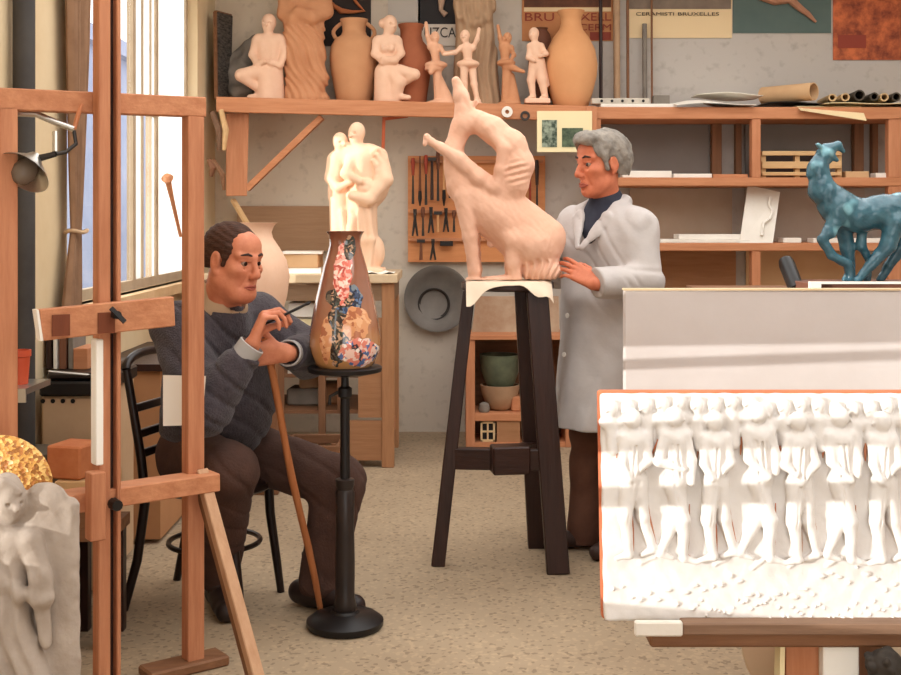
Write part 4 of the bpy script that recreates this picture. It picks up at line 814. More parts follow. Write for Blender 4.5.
for k_,q_ in enumerate(lines_):
    pts = tilt(np.array([s.q(*p_) for p_ in q_])); n_ = len(pts); tt = np.linspace(0,1,7); pp = [np.array([np.interp(t_*(n_-1),range(n_),pts[:,i_]) for i_ in range(3)]) for t_ in tt]
    MB().tube(pp, [.0012+.0034*math.sin(math.pi*min(1,max(0,t_*1.1-.05)))*(.6+.4*math.sin(k_*1.7)) for t_ in tt], 6).build('clay_seam', mat('clay_seam',(178,134,106),.9,(196,112,72),9,.5), rt, smooth=True)
sb = PX(598,390,986,628,RY,10,26,2,2); sb.box(sb.q(791,507,18.5),(189.5*sb.u,6.4*sb.u,112*sb.u),None,3*sb.u,0); sb.build('backing_slab', mat('slab_orange',(206,120,84),.85,(186,100,66),8,.7), rt, xf=tilt)
# trestle carrying the relief
rt = thing('trestle','dark brown wooden trestle with a thick beam under the white relief','trestle',(1.2,2.95,0))
bz0, bz1 = Zat(648,2.93), Zat(622.5,2.93)
MB().box((Xat(650,2.93),2.93,bz0),(1.75,3.06,bz1-.02)).build('beam', W_br, rt, .006)
MB().box((Xat(683,2.92),2.92,bz1-.028),(1.75,3.10,bz1)).build('ledge', wood('beam_grey',(150,118,94),(116,88,70),'x'), rt, .003)
MB().box((Xat(635,2.91),2.91,Zat(637,2.91)),(Xat(683,2.91),2.929,Zat(622,2.91))).build('packing_piece', M_plas, rt, .004)
for (xa,xb,m) in ((784,816,W_brz),):
    MB().box((Xat(xa,3.0),2.98,0),(Xat(xb,3.0),3.04,bz0)).build('leg', W_orz, rt)
MB().box((Xat(822,2.95),2.94,0),(Xat(858,2.95),2.975,bz0)).build('leg', mat('leg_white',(234,230,222),.7), rt, .003)
MB().bar(V(Xat(777,2.98),2.98,0), V(Xat(780,2.98),2.98,bz0), .012, .05, (0,1,0)).build('slat', M_papery, rt)
MB().bar(V(1.10,3.18,.0), V(1.10,3.22,.90), .08, .04, (0,1,0)).build('rear_strut', W_brz, rt)
MB().bar(V(1.62,3.18,.0), V(1.62,3.22,.90), .08, .04, (0,1,0)).build('rear_strut', W_brz, rt)
c = P(707,700,3.25); rr = 60*3.25/1200; 
o = MB().lathe((Xat(812,3.4),3.42,.202),[(.002,0),(.19,0),(.20,.008),(.20,.022),(.19,.03),(.002,.03)],48,(.0,-1,.2)).build('round_board', mat('round_board',(206,182,152),.8,(190,164,134),4,.8), smooth=True); o.location.z -= 0; tag(o,'pale round board leaning under the relief trestle','board')
def f_plant(s):
    s.c([(886,664),(886,720)],[16,20],4)
    for i in range(26):
        t = rn.uniform(0,6.28); s.c([(886,660+rn.uniform(0,36),0),(886+17*math.cos(t),655+rn.uniform(0,40),17*math.sin(t))],[6,3.5],3)
figure('clay_bag','dark crumpled sack under the trestle at the lower right corner','x' and (858,640,916,790),2.9,mat('sack_dark',(70,62,54),.8,(34,30,28),12,.8),lambda s:(f_plant(s), s.c([(886,700),(886,775)],[22,26],4), s.rough(2*s.u,70,1)),'sack',h=1.0,k=4,d=(-32,32),base=.0005)

# ============================================================ left foreground: easel
EA = (6,3.40); EB = (193,3.74); EXA = P(EA[0],0,EA[1]); EXB = P(EB[0],0,EB[1]); ed = nrm((EXB-EXA)*V(1,1,0)); en = V(ed[1],-ed[0],0)   # en faces the viewer
def ep(t, z, off=0): q_ = EXA+(EXB-EXA)*t; return V(q_[0]+en[0]*off, q_[1]+en[1]*off, z)
rt = thing('easel','tall orange wooden studio easel with a central mast in the left foreground','easel',ep(.5,0))
def ebar(name, p0, p1, wd, dp, m, up=None): return MB().bar(p0, p1, dp, wd, en if up is None else up).build(name, m, rt, .003)
zc0, zc1 = Zat(97,3.40), Zat(107,3.74)
def eup(name, t, z0, z1, wd, dp, m, off=0):
    a, b = ep(t,z0,off), ep(t,z1,off); q_ = []
    for z in (z0,z1):
        for (i,j) in ((-1,1),(1,1),(1,-1),(-1,-1)):
            q_.append(V(a[0]+ed[0]*i*wd/2+en[0]*j*dp/2, a[1]+ed[1]*i*wd/2+en[1]*j*dp/2, z))
    return MB().hexa(q_).build(name, m, rt, .003)
eup('post', .0, .0, zc0-.03, .052, .05, W_ez); eup('post', 1.0, .03, zc1-.03, .055, .05, W_ez)
MB().bar(ep(-.06,zc0,0)+V(0,0,-.008), ep(1.06,zc1,0), .05, .062, (0,0,1)).build('top_rail', W_ex, rt, .003)
mt = .50
eup('mast', mt-.052, .0, 2.55, .036, .05, W_ez, .06); eup('mast', mt+.024, .0, 2.55, .013, .05, W_ez, .06); eup('mast_slot', mt-.004, .02, 2.5, .022, .012, W_dk, .05)
# white strip added along the mast; sunlight is put into its colour
eup('sunlit_strip', mt-.085, Zat(463,3.5), Zat(338,3.5), .022, .045, mat('sunlit_white',(240,236,226),.8), .075)
za_, zb_ = Zat(322,3.45), Zat(312,3.55)
MB().bar(ep(.10,za_,.105), ep(.80,zb_,.105), .035, .088, (0,0,1)).build('canvas_clamp', W_ex, rt, .003)
MB().bar(ep(.092,za_,.105), ep(.104,za_+.001,.105), .036, .088, (0,0,1)).build('sunlit_end', M_plas, rt)  # white end cap; sunlight on the clamp is put into its colour
for t in (.20,.43): 
    p = ep(t,za_-.002,.126); MB().bar(p+V(0,0,.03), p-V(0,0,.03), .05,.004,en).build('stain', wood('stain',(120,62,36),(96,48,28),'z'), rt)
p = ep(mt-.03,zb_,.125); MB().tube([p, p+en*.03],[.012,.012],10).build('bolt', M_blk, rt); MB().bar(p+en*.03+V(-.02,0,.02)*1.0, p+en*.03+V(.02,0,-.02), .012,.012,en).build('wing_nut', M_blk, rt)
zr0, zr1 = Zat(504,3.45), Zat(482,3.72)
MB().bar(ep(.22,zr0,.03), ep(1.10,zr1,.03), .09, .055, (0,0,1)).build('lower_rest', W_ex, rt, .003)
eup('side_block', mt-.11, Zat(535,3.5), Zat(468,3.5), .045, .05, W_ez, .10); p = ep(mt-.01,Zat(503,3.5),.09); MB().tube([p,p+en*.035],[.018,.016],10).build('bolt', M_blk, rt)
s0 = ep(1.03, Zat(470,3.74), .02); s1 = floorpt(262,700); s1[2] = .015; MB().bar(s1, s0, .036, .034, en).build('strut', wood('strut_wood',(198,158,124),(172,128,94),'z'), rt, .003)
MB().bar(s1+V(-.018,.012,0), s0+V(-.018,.012,0), .02, .05, en).build('strut', W_brz, rt, .003)
MB().bar(ep(.72,.016,.0), ep(1.18,.016,.0), .10, .032, (0,0,1)).build('foot', W_br, rt, .006); MB().bar(ep(-.2,.016,.0), ep(.25,.016,.0), .10, .032, (0,0,1)).build('foot', W_br, rt, .006)
# lamp clamped on the easel
rt = thing('clamp_lamp','old metal clamp lamp with a bent arm and dull reflector on the left easel post','lamp',P(18,170,3.5))
MB().tube([P(14,113,3.46),P(36,114,3.47),P(55,122,3.48),P(74,129,3.49)],[.010]*4,10).build('arm', M_steel, rt, smooth=True); MB().tube([P(74,129,3.49),P(79,112,3.49),P(82,104,3.5)],[.007,.007,.005],8).build('arm', mat('copper_pipe',(190,120,80),.4), rt, smooth=True)
MB().tube([P(74,131,3.49),P(76,144,3.48),P(66,152,3.46),P(56,154,3.44)],[.006]*4,8).build('arm', M_met, rt, smooth=True)
MB().tube([P(55,132,3.46),P(55,152,3.44)],[.008,.008],8).build('hook', M_steel, rt)
c = P(27,168,3.42); ax = nrm(V(-.25,-.55,-.6)); MB().lathe(c, [(.018,-.05),(.03,-.03),(.075,.015),(.078,.02),(.028,-.022),(.016,-.044)],28,ax,False).build('reflector', M_steel, rt, smooth=True)
MB().lathe(c, [(.002,-.035),(.02,-.03),(.034,.0),(.036,.02),(.028,.042),(.012,.055),(.002,.058)],20,ax).build('bulb', mat('old_bulb',(110,96,84),.25), rt, smooth=True)
MB().tube([c-ax*.04, P(40,158,3.44), P(56,154,3.44)],[.018,.010,.008],10).build('socket', M_met, rt, smooth=True)

# ============================================================ left wall things
o = tag(MB().tube([V(-1.50,4.22,-.0+.001),V(-1.50,4.22,3.19)],[.038]*2,20).build('stove_pipe', M_pipe, smooth=True),'dark vertical pipe rising along the left wall','pipe')
# curtain
def curtain():
    pts = []; zz = np.linspace(2.72,Zat(352,4.95),34); zt = Zat(231,4.95)
    for z in zz:
        if z > zt: k = (z-zt)/(2.72-zt); wd = .09+.25*k**.8; cy = 4.80+.04*k
        else: k = (zt-z)/(zt-zz[-1]); wd = .09+.13*k**.7; cy = 4.80-.09*k
        pts.append([V(-1.50+.020*math.sin(j*1.35)*(.6+.4*min(1,k*2)), cy+wd*(j/27-.5), z) for j in range(28)])
    return pts
rt = thing('curtain','brown curtain gathered and tied back beside the window','curtain',(-1.50,4.80,.85))
MB().slab(curtain(), .004, (1,0,0)).build('cloth', mat('curtain_cloth',(162,126,98),.9,(130,98,74),9,.8), rt, smooth=True)
zt_ = Zat(231,4.95); MB().tube([V(-1.497+.040*math.cos(t),4.80+.056*math.sin(t),zt_+.004*math.sin(3*t)) for t in np.linspace(0,2*math.pi,17)],[.008]*17,8,False).build('tie_cord', mat('cord',(196,164,130),.8), rt, smooth=True)
MB().tube([V(-1.49,4.55,2.75),V(-1.49,5.5,2.75)],[.012]*2,10).build('curtain_rod', W_dk, rt)
# heater with holes, grill on top, small things around
rt = thing('heater','beige metal heater with a row of round holes under the curtain','heater',(-1.42,4.7,0))
hx0, hx1, hz = -1.52, Xat(95,4.45), Zat(396,4.45)
MB().box((hx0,4.45,.02),(hx1,5.0,hz)).build('casing', mat('heater_beige',(204,172,138),.6,(186,152,118),5,.8), rt, .01)
for x in (33,43,53,63,73): p = P(x,401,4.45); MB().lathe((p[0],4.451,p[2]),[(.001,0),(.0085,0),(.0085,.004),(.001,.004)],14,(0,-1,0)).build('vent_hole', M_blk, rt)
g = thing('grill','black iron grill lying on top of the beige heater','grill',(-1.42,4.72,hz))
MB().box((hx0,4.43,hz+.0006),(hx1+.02,4.98,hz+.055)).build('body', M_blk, g, .008); MB().box((hx0+.02,4.45,hz+.06),(hx1,4.96,hz+.085)).build('lid', mat('grill_black',(44,34,30),.35), g, .008)
MB().tube([V(hx1+.03,4.47,hz+.07),V(hx0+.04,4.42,hz+.095)],[.005]*2,8).build('rod', M_steel, g)
gz = hz+.0856
for i,(x0,x1,h,m,lab) in enumerate(((40,47,.10,M_tan,'narrow tan block leaning on the black grill'),(49,55,.16,W_dk,'dark brown book upright on the grill'),(56,61,.15,M_plas,'pale thin book upright on the grill right of the dark one'),(62,70,.155,mat('book_brown',(120,78,56),.7),'thick brown book upright on the grill'),(71,77,.135,M_grey,'grey book upright on the grill nearest the mast'))):
    xa, xb = Xat(x0,4.6), Xat(x1,4.6); tag(MB().obox(((xa+xb)/2,4.64,gz+h/2+(.004 if i==0 else 0)),((xb-xa)/2-.002,.08,h/2),0,0,(.0)).build('book' if i else 'block', m, bevel=.002), lab, 'book' if i else 'block', 'books on the heater' if i else None)
lay('block','orange brown wood block on the grill behind the easel mast','block',Xat(79,4.62),Xat(93,4.62),4.55,4.72,gz,.08,W_or)
# red pots on a bracket
sh = thing('wall_bracket','pale metal bracket shelf holding the red pots at the left edge','bracket',P(22,392,3.9)); bz_ = Zat(387,3.9)
MB().box((-1.55,3.86,bz_-.02),(Xat(30,3.9),4.10,bz_)).build('shelf', M_steel, sh); MB().box((-1.55,3.86,bz_-.045),(Xat(30,3.9),3.868,bz_-.02)).build('lip', M_steel, sh)
M_rpot = mat('red_plastic',(206,92,60),.5,(186,74,46),5,.6)
p = V(Xat(20,3.97),3.97,bz_+.0006); r0 = .030; rp = thing('flower_pot','upper orange red plastic pot on the pale bracket','pot',p); MB().lathe(p,[(.002,0),(.026,0),(.032,.09),(.036,.092),(.036,.112),(.030,.112),(.025,.01),(.002,.008)],24).build('body', M_rpot, rp, smooth=True)
p = V(Xat(21,3.97)-.01,3.99,.42); pr2 = thing('flower_pot','orange red pot standing under the pale bracket','pot',p); MB().lathe(p,[(.002,0),(.030,0),(.036,.15),(.040,.155),(.040,.175),(.034,.175),(.028,.01),(.002,.008)],24).build('body', M_rpot, pr2, smooth=True)
lay('cupboard','low dark cupboard standing under the red pots','cupboard',-1.54,-1.30,3.80,4.16,.0005,.4190,W_brz)
# boxes behind the statue and the easel
bx = thing('stool','low rough wooden stool under the brick and boards behind the mast','stool',(-1.22,3.98,0)); sz_ = Zat(524,3.95)
MB().box((-1.28,3.88,sz_-.04),(-1.10,4.12,sz_)).build('seat', W_br, bx)
for x in (-1.27,-1.15):
    for y in (3.89,4.07): MB().box((x,y,0),(x+.04,y+.04,sz_-.04)).build('leg', W_dk, bx)
lay('board_offcut','lower rough timber offcut on the stool behind the easel mast','timber',-1.285,-1.12,3.88,4.10,sz_+.0005,.055,W_br,.06); lay('board_offcut','middle timber offcut stacked behind the easel mast','timber',-1.28,-1.115,3.89,4.09,sz_+.0565,.05,W_brz,-.05)
lay('board_offcut','upper pale timber offcut stacked under the orange brick','timber',-1.285,-1.12,3.89,4.10,sz_+.1075,.045,W_lt,.02)
bz2 = Zat(480,3.93); z_ = sz_+.1535; tag(MB().obox((Xat(72,3.95),3.98,z_+.055),(.062,.07,.054),-.25).build('brick', mat('brick',(206,134,88),.85,(178,98,60),12,.8,bump=.3,bscale=40), bevel=.006),'rough orange brick on the timber stack behind the mast','brick')
gz_ = Zat(455,4.2); lay('metal_box','dull dark grey box in front of the beige heater','box',Xat(22,4.25),Xat(64,4.25),4.2,4.40,.46,.115,mat('box_grey',(104,92,78),.6,(84,74,62),6,.8)); lay('crate','low wooden crate under the dark grey box','crate',Xat(20,4.25),Xat(66,4.25),4.19,4.41,.0005,.459,W_br)
# tan cupboard under the window, tools hanging in the corner, handle at the window
rt = thing('low_cupboard','tan wooden cupboard with a dark top under the window','cupboard',(-1.38,5.6,0)); kz = Zat(363,5.2)
MB().box((-1.54,5.15,kz-.03),(-1.22,6.10,kz)).build('top', W_dk, rt); MB().box((-1.54,5.17,.02),(-1.25,6.08,kz-.03)).build('body', mat('cupboard_tan',(186,136,94),.8,(164,114,76),3,.8), rt)
rt = thing('wooden_rod','orange wooden handle leaning upright against the frosted window','tool',P(178,236,6.9)); a, b = V(-1.50,7.02,WZ0+.001), V(-1.59,6.86,WZ0+.80)
a = P(180,240,6.62); b = P(168,181,6.60)
a[0] = b[0] = -1.50; 
a = V(-1.545,6.72,Zat(240,6.72)); b = V(-1.545,6.62-.18,Zat(180,6.5)); a = V(-1.535,6.82,Zat(236,6.8)); b = V(-1.535,6.52,Zat(181,6.52))
MB().tube([a,a+(b-a)*.7,b],[.010,.013,.018],10).build('shaft', W_or, rt, smooth=True); MB().tube([b,b+(b-a)*.05,b+(b-a)*.10],[.022,.034,.016],12).build('knob', W_or, rt, smooth=True)
for i,(x0,y0,x1,y1,r,m,lab) in enumerate(((212,112,219,150,.020,mat('strap',(112,82,62),.7),'dark leather strap hanging in the corner left of the shelf bracket'),(213,160,224,190,.018,W_br,'brown wooden rib hanging below the strap in the corner'),(221,110,224,150,.020,W_lt,'pale wooden rib hanging against the shelf bracket'),(209,160,211,176,.020,mat('strap2',(126,84,60),.7),'short brown wooden grip hung on the left wall corner'))):
    tag(MB().tube([P(x0,y0,7.40),P(x0*.4+x1*.6+3,(y0+y1)/2,7.38),P(x1,y1,7.40)],[r*.8,r,r*.6],8).build('hanging_tool', m, smooth=True),lab,'tool')
tag(MB().bar(P(233,200,7.55),P(252,232,7.35),.03,.02).build('stick', W_lt),'pale stick leaning in the corner below the shelf bracket','stick')

# ============================================================ plaster angel and gold mosaic at the lower left
def f_angel(s):
    s.box(s.q(0,650,9),(76*s.u,9*s.u,150*s.u),None,8*s.u,0)
    s.c([(44,506,6),(54,560,6),(60,680,7)],[23,21,18],6,'+',(V(0,1,0),2.6)); s.c([(34,494,2),(56,540,2),(66,620,4)],[5,4,3],3)
    s.head(10,500,17,(.6,-.75)); s.e((4,490,2),(18,17,15),3); s.c([(4,514),(4,530)],[8,9]); s.c([(-6,486,-8),(8,480,-10),(22,490,-8)],[5,5,4],3)
    s.c([(-14,540,-2),(30,540,-4)],[15,14]); s.c([(-6,545,-2),(-2,640,-2)],[24,24]); s.c([(14,545,-4),(16,610,-6)],[18,18])
    s.c([(34,540,-8),(45,575,-12),(48,592,-14)],[12,11,10]); s.c([(48,594,-14),(28,588,-20),(8,572,-22)],[9,8,5]); s.c([(6,570,-22),(0,556,-22)],[5,3.5])
    s.c([(14,610,-6),(34,680,-8),(44,780,-8)],[19,20,24]); s.c([(-2,620,-6),(2,780,-8)],[24,28]); s.c([(45,596,-10),(50,640,-8)],[8,5])
    def folds(g):
        x = (g[...,0]-s.q(0,0)[0])/s.u; y = (s.q(0,600)[2]-g[...,2])/s.u
        m = np.clip((60-x)/20,0,1)*np.clip((y+50)/20,0,1); return m*np.sin(x*.42-y*.10+1.6*np.sin(y*.06))
    s.fold(1.9*s.u, folds, s.q(-80,790,-40), s.q(80,545,-3))
    s.rough(.9*s.u,60,5)
m_ang = mat('angel_plaster',(184,170,157),.8,(148,132,118),7,.8,bump=.4,bscale=40)
figure('angel_relief','weathered grey plaster relief of a draped angel in the lower left corner','x' and (-84,462,90,800),2.95,m_ang,f_angel,'relief',h=1.4,k=5,d=(-44,24),base=.0005)
def gold():
    m = mat('gold_mosaic',(204,150,76),.4,bump=.0); nt = m.node_tree; N = nt.nodes; L = nt.links; b = N['Principled BSDF']; tc = N.new('ShaderNodeTexCoord'); v = N.new('ShaderNodeTexVoronoi'); v.inputs['Scale'].default_value = 120; L.new(tc.outputs['Object'], v.inputs[0])
    r = N.new('ShaderNodeValToRGB'); cr = r.color_ramp; cr.interpolation = 'CONSTANT'; cr.elements[0].color = lin((150,96,44)); cr.elements[1].position = .3; cr.elements[1].color = lin((206,150,76))
    for (p_,c_) in ((.55,(232,186,110)),(.75,(176,112,56)),(.9,(244,216,160))): e = cr.elements.new(p_); e.color = lin(c_)
    L.new(v.outputs['Color'], r.inputs[0]); L.new(r.outputs[0], b.inputs['Base Color']); bp = N.new('ShaderNodeBump'); bp.inputs['Strength'].default_value = .7; bp.inputs['Distance'].default_value = .004; L.new(v.outputs['Distance'], bp.inputs['Height']); L.new(bp.outputs[0], b.inputs['Normal']); return m
sg = PX(-90,425,60,800,3.12,-14,16,1.4,3); sg.c([(2,486),(2,800)],[51,51],0,'+',(V(0,1,0),4.2)); sg.plane((0,0,.0005),(0,0,-1)); o = sg.build('mosaic_stele', gold()); tag(o,'gold mosaic round topped slab behind the grey angel','mosaic')

# ============================================================ turntable with the painted vase
t0 = floorpt(345,627); tx, ty = t0[0], t0[1]; tu = ty/FPX
rt = thing('turntable','black iron decorating turntable on a tall turned column','turntable',(tx,ty,0))
TT = Zat(366,ty)
MB().lathe((tx,ty,0),[(.002,.002),(.125,.002),(.132,.012),(.132,.026),(.11,.042),(.05,.052),(.045,.06),(.002,.06)],40).build('base', M_blk, rt, smooth=True)
def zz(y): return Zat(y,ty)
MB().lathe((tx,ty,0),[(.034,.055),(.040,.075),(.033,.10),(.034,zz(560)),(.031,zz(525)),(.033,zz(492)),(.028,zz(489)),(.032,zz(485)),(.032,zz(479)),(.018,zz(478))],24).build('column', mat('turned_black',(52,42,38),.35,(30,24,22),9,.8), rt, smooth=True)
MB().lathe((tx,ty,0),[(.017,zz(478)),(.016,zz(398)),(.024,zz(396)),(.024,zz(388)),(.014,zz(386)),(.012,TT-.02)],20).build('spindle', M_blk, rt, smooth=True)
MB().tube([(tx-.022,ty,zz(392)),(tx-.05,ty-.01,zz(396)),(tx-.052,ty-.01,zz(404))],[.006]*3,8).build('screw', M_met, rt, smooth=True)
MB().lathe((tx,ty,0),[(.012,TT-.032),(.07,TT-.03),(.125,TT-.018),(.128,TT-.004),(.122,TT),(.002,TT)],44).build('wheel_head', M_blk, rt, smooth=True)
def vase_paint():
    m = mat('vase_paint',(150,96,56),.10,spec=.6); nt = m.node_tree; N = nt.nodes; L = nt.links; b = N['Principled BSDF']; b.inputs['Coat Weight'].default_value = .8; b.inputs['Coat Roughness'].default_value = .06
    tc = N.new('ShaderNodeTexCoord'); sp = N.new('ShaderNodeSeparateXYZ'); L.new(tc.outputs['Object'], sp.inputs[0])
    def math_(op, a, b_=None, c=None, clamp=False):
        n = N.new('ShaderNodeMath'); n.operation = op; n.use_clamp = clamp
        for i,v in enumerate((a,b_,c)):
            if v is None: continue
            if hasattr(v,'is_linked'): L.new(v, n.inputs[i])
            else: n.inputs[i].default_value = v
        return n.outputs[0]
    def ramp(src, els, const=False):
        r = N.new('ShaderNodeValToRGB'); cr = r.color_ramp
        if const: cr.interpolation = 'CONSTANT'
        cr.elements[0].position, cr.elements[0].color = els[0][0], els[0][1]; cr.elements[1].position, cr.elements[1].color = els[-1][0], els[-1][1]
        for p_,c_ in els[1:-1]: e = cr.elements.new(p_); e.color = c_
        L.new(src, r.inputs[0]); return r.outputs[0]
    def noise(sc, det=3, st=(1,1,1)):
        mp = N.new('ShaderNodeMapping'); mp.inputs['Scale'].default_value = st; L.new(tc.outputs['Object'], mp.inputs[0]); n = N.new('ShaderNodeTexNoise'); n.inputs['Scale'].default_value = sc; n.inputs['Detail'].default_value = det; L.new(mp.outputs[0], n.inputs['Vector']); return n.outputs['Fac']
    def mix(f, a, b_):
        n = N.new('ShaderNodeMix'); n.data_type = 'RGBA'
        for i,v in ((0,f),(6,a),(7,b_)):
            if hasattr(v,'is_linked'): L.new(v, n.inputs[i])
            else: n.inputs[i].default_value = v
        return n.outputs[2]
    x, z = sp.outputs['X'], sp.outputs['Z']
    base = ramp(z, [(0,lin((206,150,92))),(.06,lin((216,158,98))),(.14,lin((176,118,84))),(.26,lin((158,106,84))),(.40,lin((150,86,58))),(.46,lin((132,72,46)))])
    base = mix(math_('MULTIPLY', noise(14,5), .55), base, lin((96,60,46)))
    nw = N.new('ShaderNodeTexNoise'); nw.inputs['Scale'].default_value = 30; nw.inputs['Detail'].default_value = 4; L.new(tc.outputs['Object'], nw.inputs['Vector'])
    vm = N.new('ShaderNodeVectorMath'); vm.operation = 'MULTIPLY_ADD'; L.new(nw.outputs['Color'], vm.inputs[0]); vm.inputs[1].default_value = (.05,.05,.05); L.new(tc.outputs['Object'], vm.inputs[2]); warp = vm.outputs[0]
    def blob(cx, cz, rx, rz):
        a = math_('POWER', math_('DIVIDE', math_('SUBTRACT', x, cx), rx), 2.0); c = math_('POWER', math_('DIVIDE', math_('SUBTRACT', z, cz), rz), 2.0)
        d = math_('ADD', math_('ADD', a, c), math_('MULTIPLY', math_('SUBTRACT', noise(24,2), .5), 1.8)); return math_('LESS_THAN', d, 1.0)
    def cells(sc, els):
        v = N.new('ShaderNodeTexVoronoi'); v.inputs['Scale'].default_value = sc; L.new(warp, v.inputs['Vector']); cs = N.new('ShaderNodeSeparateColor'); L.new(v.outputs['Color'], cs.inputs[0]); return ramp(cs.outputs[0], els, True)
    pink = cells(95,[(0,lin((226,120,104))),(.35,lin((240,176,160))),(.6,lin((196,84,74))),(.82,lin((244,220,206)))])
    blue = cells(85,[(0,lin((58,74,104))),(.3,lin((84,112,150))),(.55,lin((44,48,62))),(.8,lin((120,132,140)))])
    dark = cells(110,[(0,lin((44,40,42))),(.4,lin((96,84,72))),(.65,lin((58,66,58))),(.85,lin((190,150,120)))])
    gold = cells(60,[(0,lin((214,150,104))),(.5,lin((226,172,128))),(.8,lin((176,106,74)))])
    white = cells(80,[(0,lin((236,200,186))),(.3,lin((222,130,112))),(.55,lin((78,104,156))),(.75,lin((246,234,224))),(.9,lin((54,52,60)))])
    col = base
    for (f,c_) in ((blob(-.012,.12,.045,.10),dark),(blob(.022,.235,.045,.055),blue),(blob(-.01,.24,.05,.03),dark),(blob(.045,.15,.045,.055),gold),(blob(.0,.33,.032,.10),pink),(blob(.02,.405,.02,.04),dark),(blob(.055,.055,.062,.05),white),(blob(-.055,.10,.02,.08),gold)):
        col = mix(f, col, c_)
    L.new(col, b.inputs['Base Color']); return m
vz0 = TT+.0006; rt = thing('painted_vase','tall tapering painted vase with flowers and a glossy brown glaze on the turntable','vase',(tx,ty,vz0))
pr = [(27,366),(30.5,362),(34,352),(36,344),(35.5,334),(33,318),(29.5,300),(25.5,283),(21.5,266),(17.5,253),(15.5,245),(15.5,240),(17,235),(19.3,231.5)]
pf = [(.002,0)]+[(r*tu,max(0,(366-y)*tu)) for r,y in pr]; pf = pf+[(pf[-1][0]-.006,pf[-1][1]+.001)]+[(r-.008,z) for r,z in reversed(pf[3:-1])]+[(.002,.02)]
MB().lathe((tx,ty,vz0), pf, 64).build('body', vase_paint(), rt, smooth=True)
# ============================================================ people
def basis(f, u=(0,0,1)):
    f = nrm(f); l = nrm(np.cross(u, f)); u2 = np.cross(f, l); return f, l, u2
def head_sdf(s, c, f, u, k=1.0, jowl=0.0, ears=True):
    f, l, u = basis(f, u); R = [f,l,u]; Q = lambda a,b,d: c+(a*f+b*l+d*u)*k
    E = lambda p, r, kk=.02, op='+': s.ell(Q(*p), V(*r)*k, R, kk*k, op)
    C = lambda a,b,r1,r2,kk=.01,op='+': s.cap(Q(*a),Q(*b),r1*k,r2*k,kk*k,op)
    E((-.018,0,.038),(.098,.077,.084)); E((.022,0,-.022),(.074,.064,.098)); E((.045,0,-.07),(.048,.050+jowl*.4,.048)); C((.012,.047+jowl*.3,-.072),(.062,.018,-.105),.023+jowl*.4,.019,.03); C((.012,-.047-jowl*.3,-.072),(.062,-.018,-.105),.023+jowl*.4,.019,.03)
    E((.070,0,-.104),(.024,.026,.020)); E((.054,0,.056),(.036,.056,.042),.03)
    for t in (-1,1):
        C((.089,t*.012,.025),(.072,t*.050,.029),.0105,.0105,.012); E((.060,t*.045,-.020),(.028,.021,.018),.03)
        E((.092,t*.031,.005),(.013,.018,.0105),.008,'-'); 
        C((.0915,t*.018,.0125),(.081,t*.046,.0115),.0042,.0038,.003); C((.089,t*.02,-.0055),(.079,t*.044,-.0065),.0036,.0036,.003)
        E((.106,t*.012,-.040),(.012,.0085,.009),.008); E((.116,t*.007,-.047),(.006,.004,.004),.003,'-')
        C((.099,t*.023,-.040),(.083,t*.036,-.080),.005,.0045,.007,'-'); C((.095,t*.022,-.012),(.083,t*.043,-.016),.003,.003,.006,'-')
        if ears:
            E((-.008,t*.079,-.002),(.022,.010,.034),.006); E((-.004,t*.088,.002),(.012,.006,.020),.004,'-'); C((-.006,t*.080,-.032),(.0,t*.078,-.040),.008,.007,.006)
    C((.094,0,.020),(.115,0,-.026),.0075,.0105,.014); E((.117,0,-.034),(.012,.0115,.010),.012)
    C((.092,.020,-.072),(.098,0,-.067),.0055,.0065,.007); C((.092,-.020,-.072),(.098,0,-.067),.0055,.0065,.007)
    C((.090,.017,-.082),(.096,0,-.083),.0055,.0075,.007); C((.090,-.017,-.082),(.096,0,-.083),.0055,.0075,.007)
    C((.101,.024,-.0755),(.101,-.024,-.0755),.0022,.0022,.002,'-'); C((.094,0,-.093),(.094,0.001,-.093),.006,.006,.008,'-')
    return Q, R
def head_bits(root, Q, R, k, hairfn, mhair, brow, hl, hh, h=.004):
    lp = MB().tube([Q(.0915,.028,-.0775),Q(.1025,.011,-.0715),Q(.1045,0,-.0725),Q(.1025,-.011,-.0715),Q(.0915,-.028,-.0775)],[.0022*k,.0045*k,.0045*k,.0045*k,.0022*k],8)
    lp.tube([Q(.0915,.026,-.0790),Q(.1010,.011,-.0815),Q(.1030,0,-.0825),Q(.1010,-.011,-.0815),Q(.0915,-.026,-.0790)],[.002*k,.005*k,.0055*k,.005*k,.002*k],8); lp.build('lips', mat('lips',(164,86,68),.5), root, smooth=True)
    for t in (-1,1):
        c = Q(.0785,t*.0315,.0035); e = MB(); d = nrm(R[0]+t*.25*R[1]*0)
        e.lathe(c, [(.0005,-.0128*k)]+[(.0131*k*math.sin(a),-.0131*k*math.cos(a)) for a in np.linspace(.3,2.85,10)]+[(.0005,.0128*k)],16,d); ey = e.build('eye', mat('eye_white',(150,122,104),.3), root, smooth=True)
        MB().lathe(c+d*.0112*k,[(.0005,0),(.0078*k,-.001),(.0068*k,.0014*k),(.0005,.0026*k)],14,d).build('iris', mat('iris',(44,30,24),.2), ey, smooth=True)
        MB().tube([Q(.097,t*.014,.031),Q(.0955,t*.031,.037),Q(.081,t*.052,.031)],[.0034*k,.0046*k,.0022*k],8).build('eyebrow', brow, root, smooth=True)
    s = Sdf(hl, hh, h); s.k = .012; hairfn(s); s.build('hair', mhair, root)
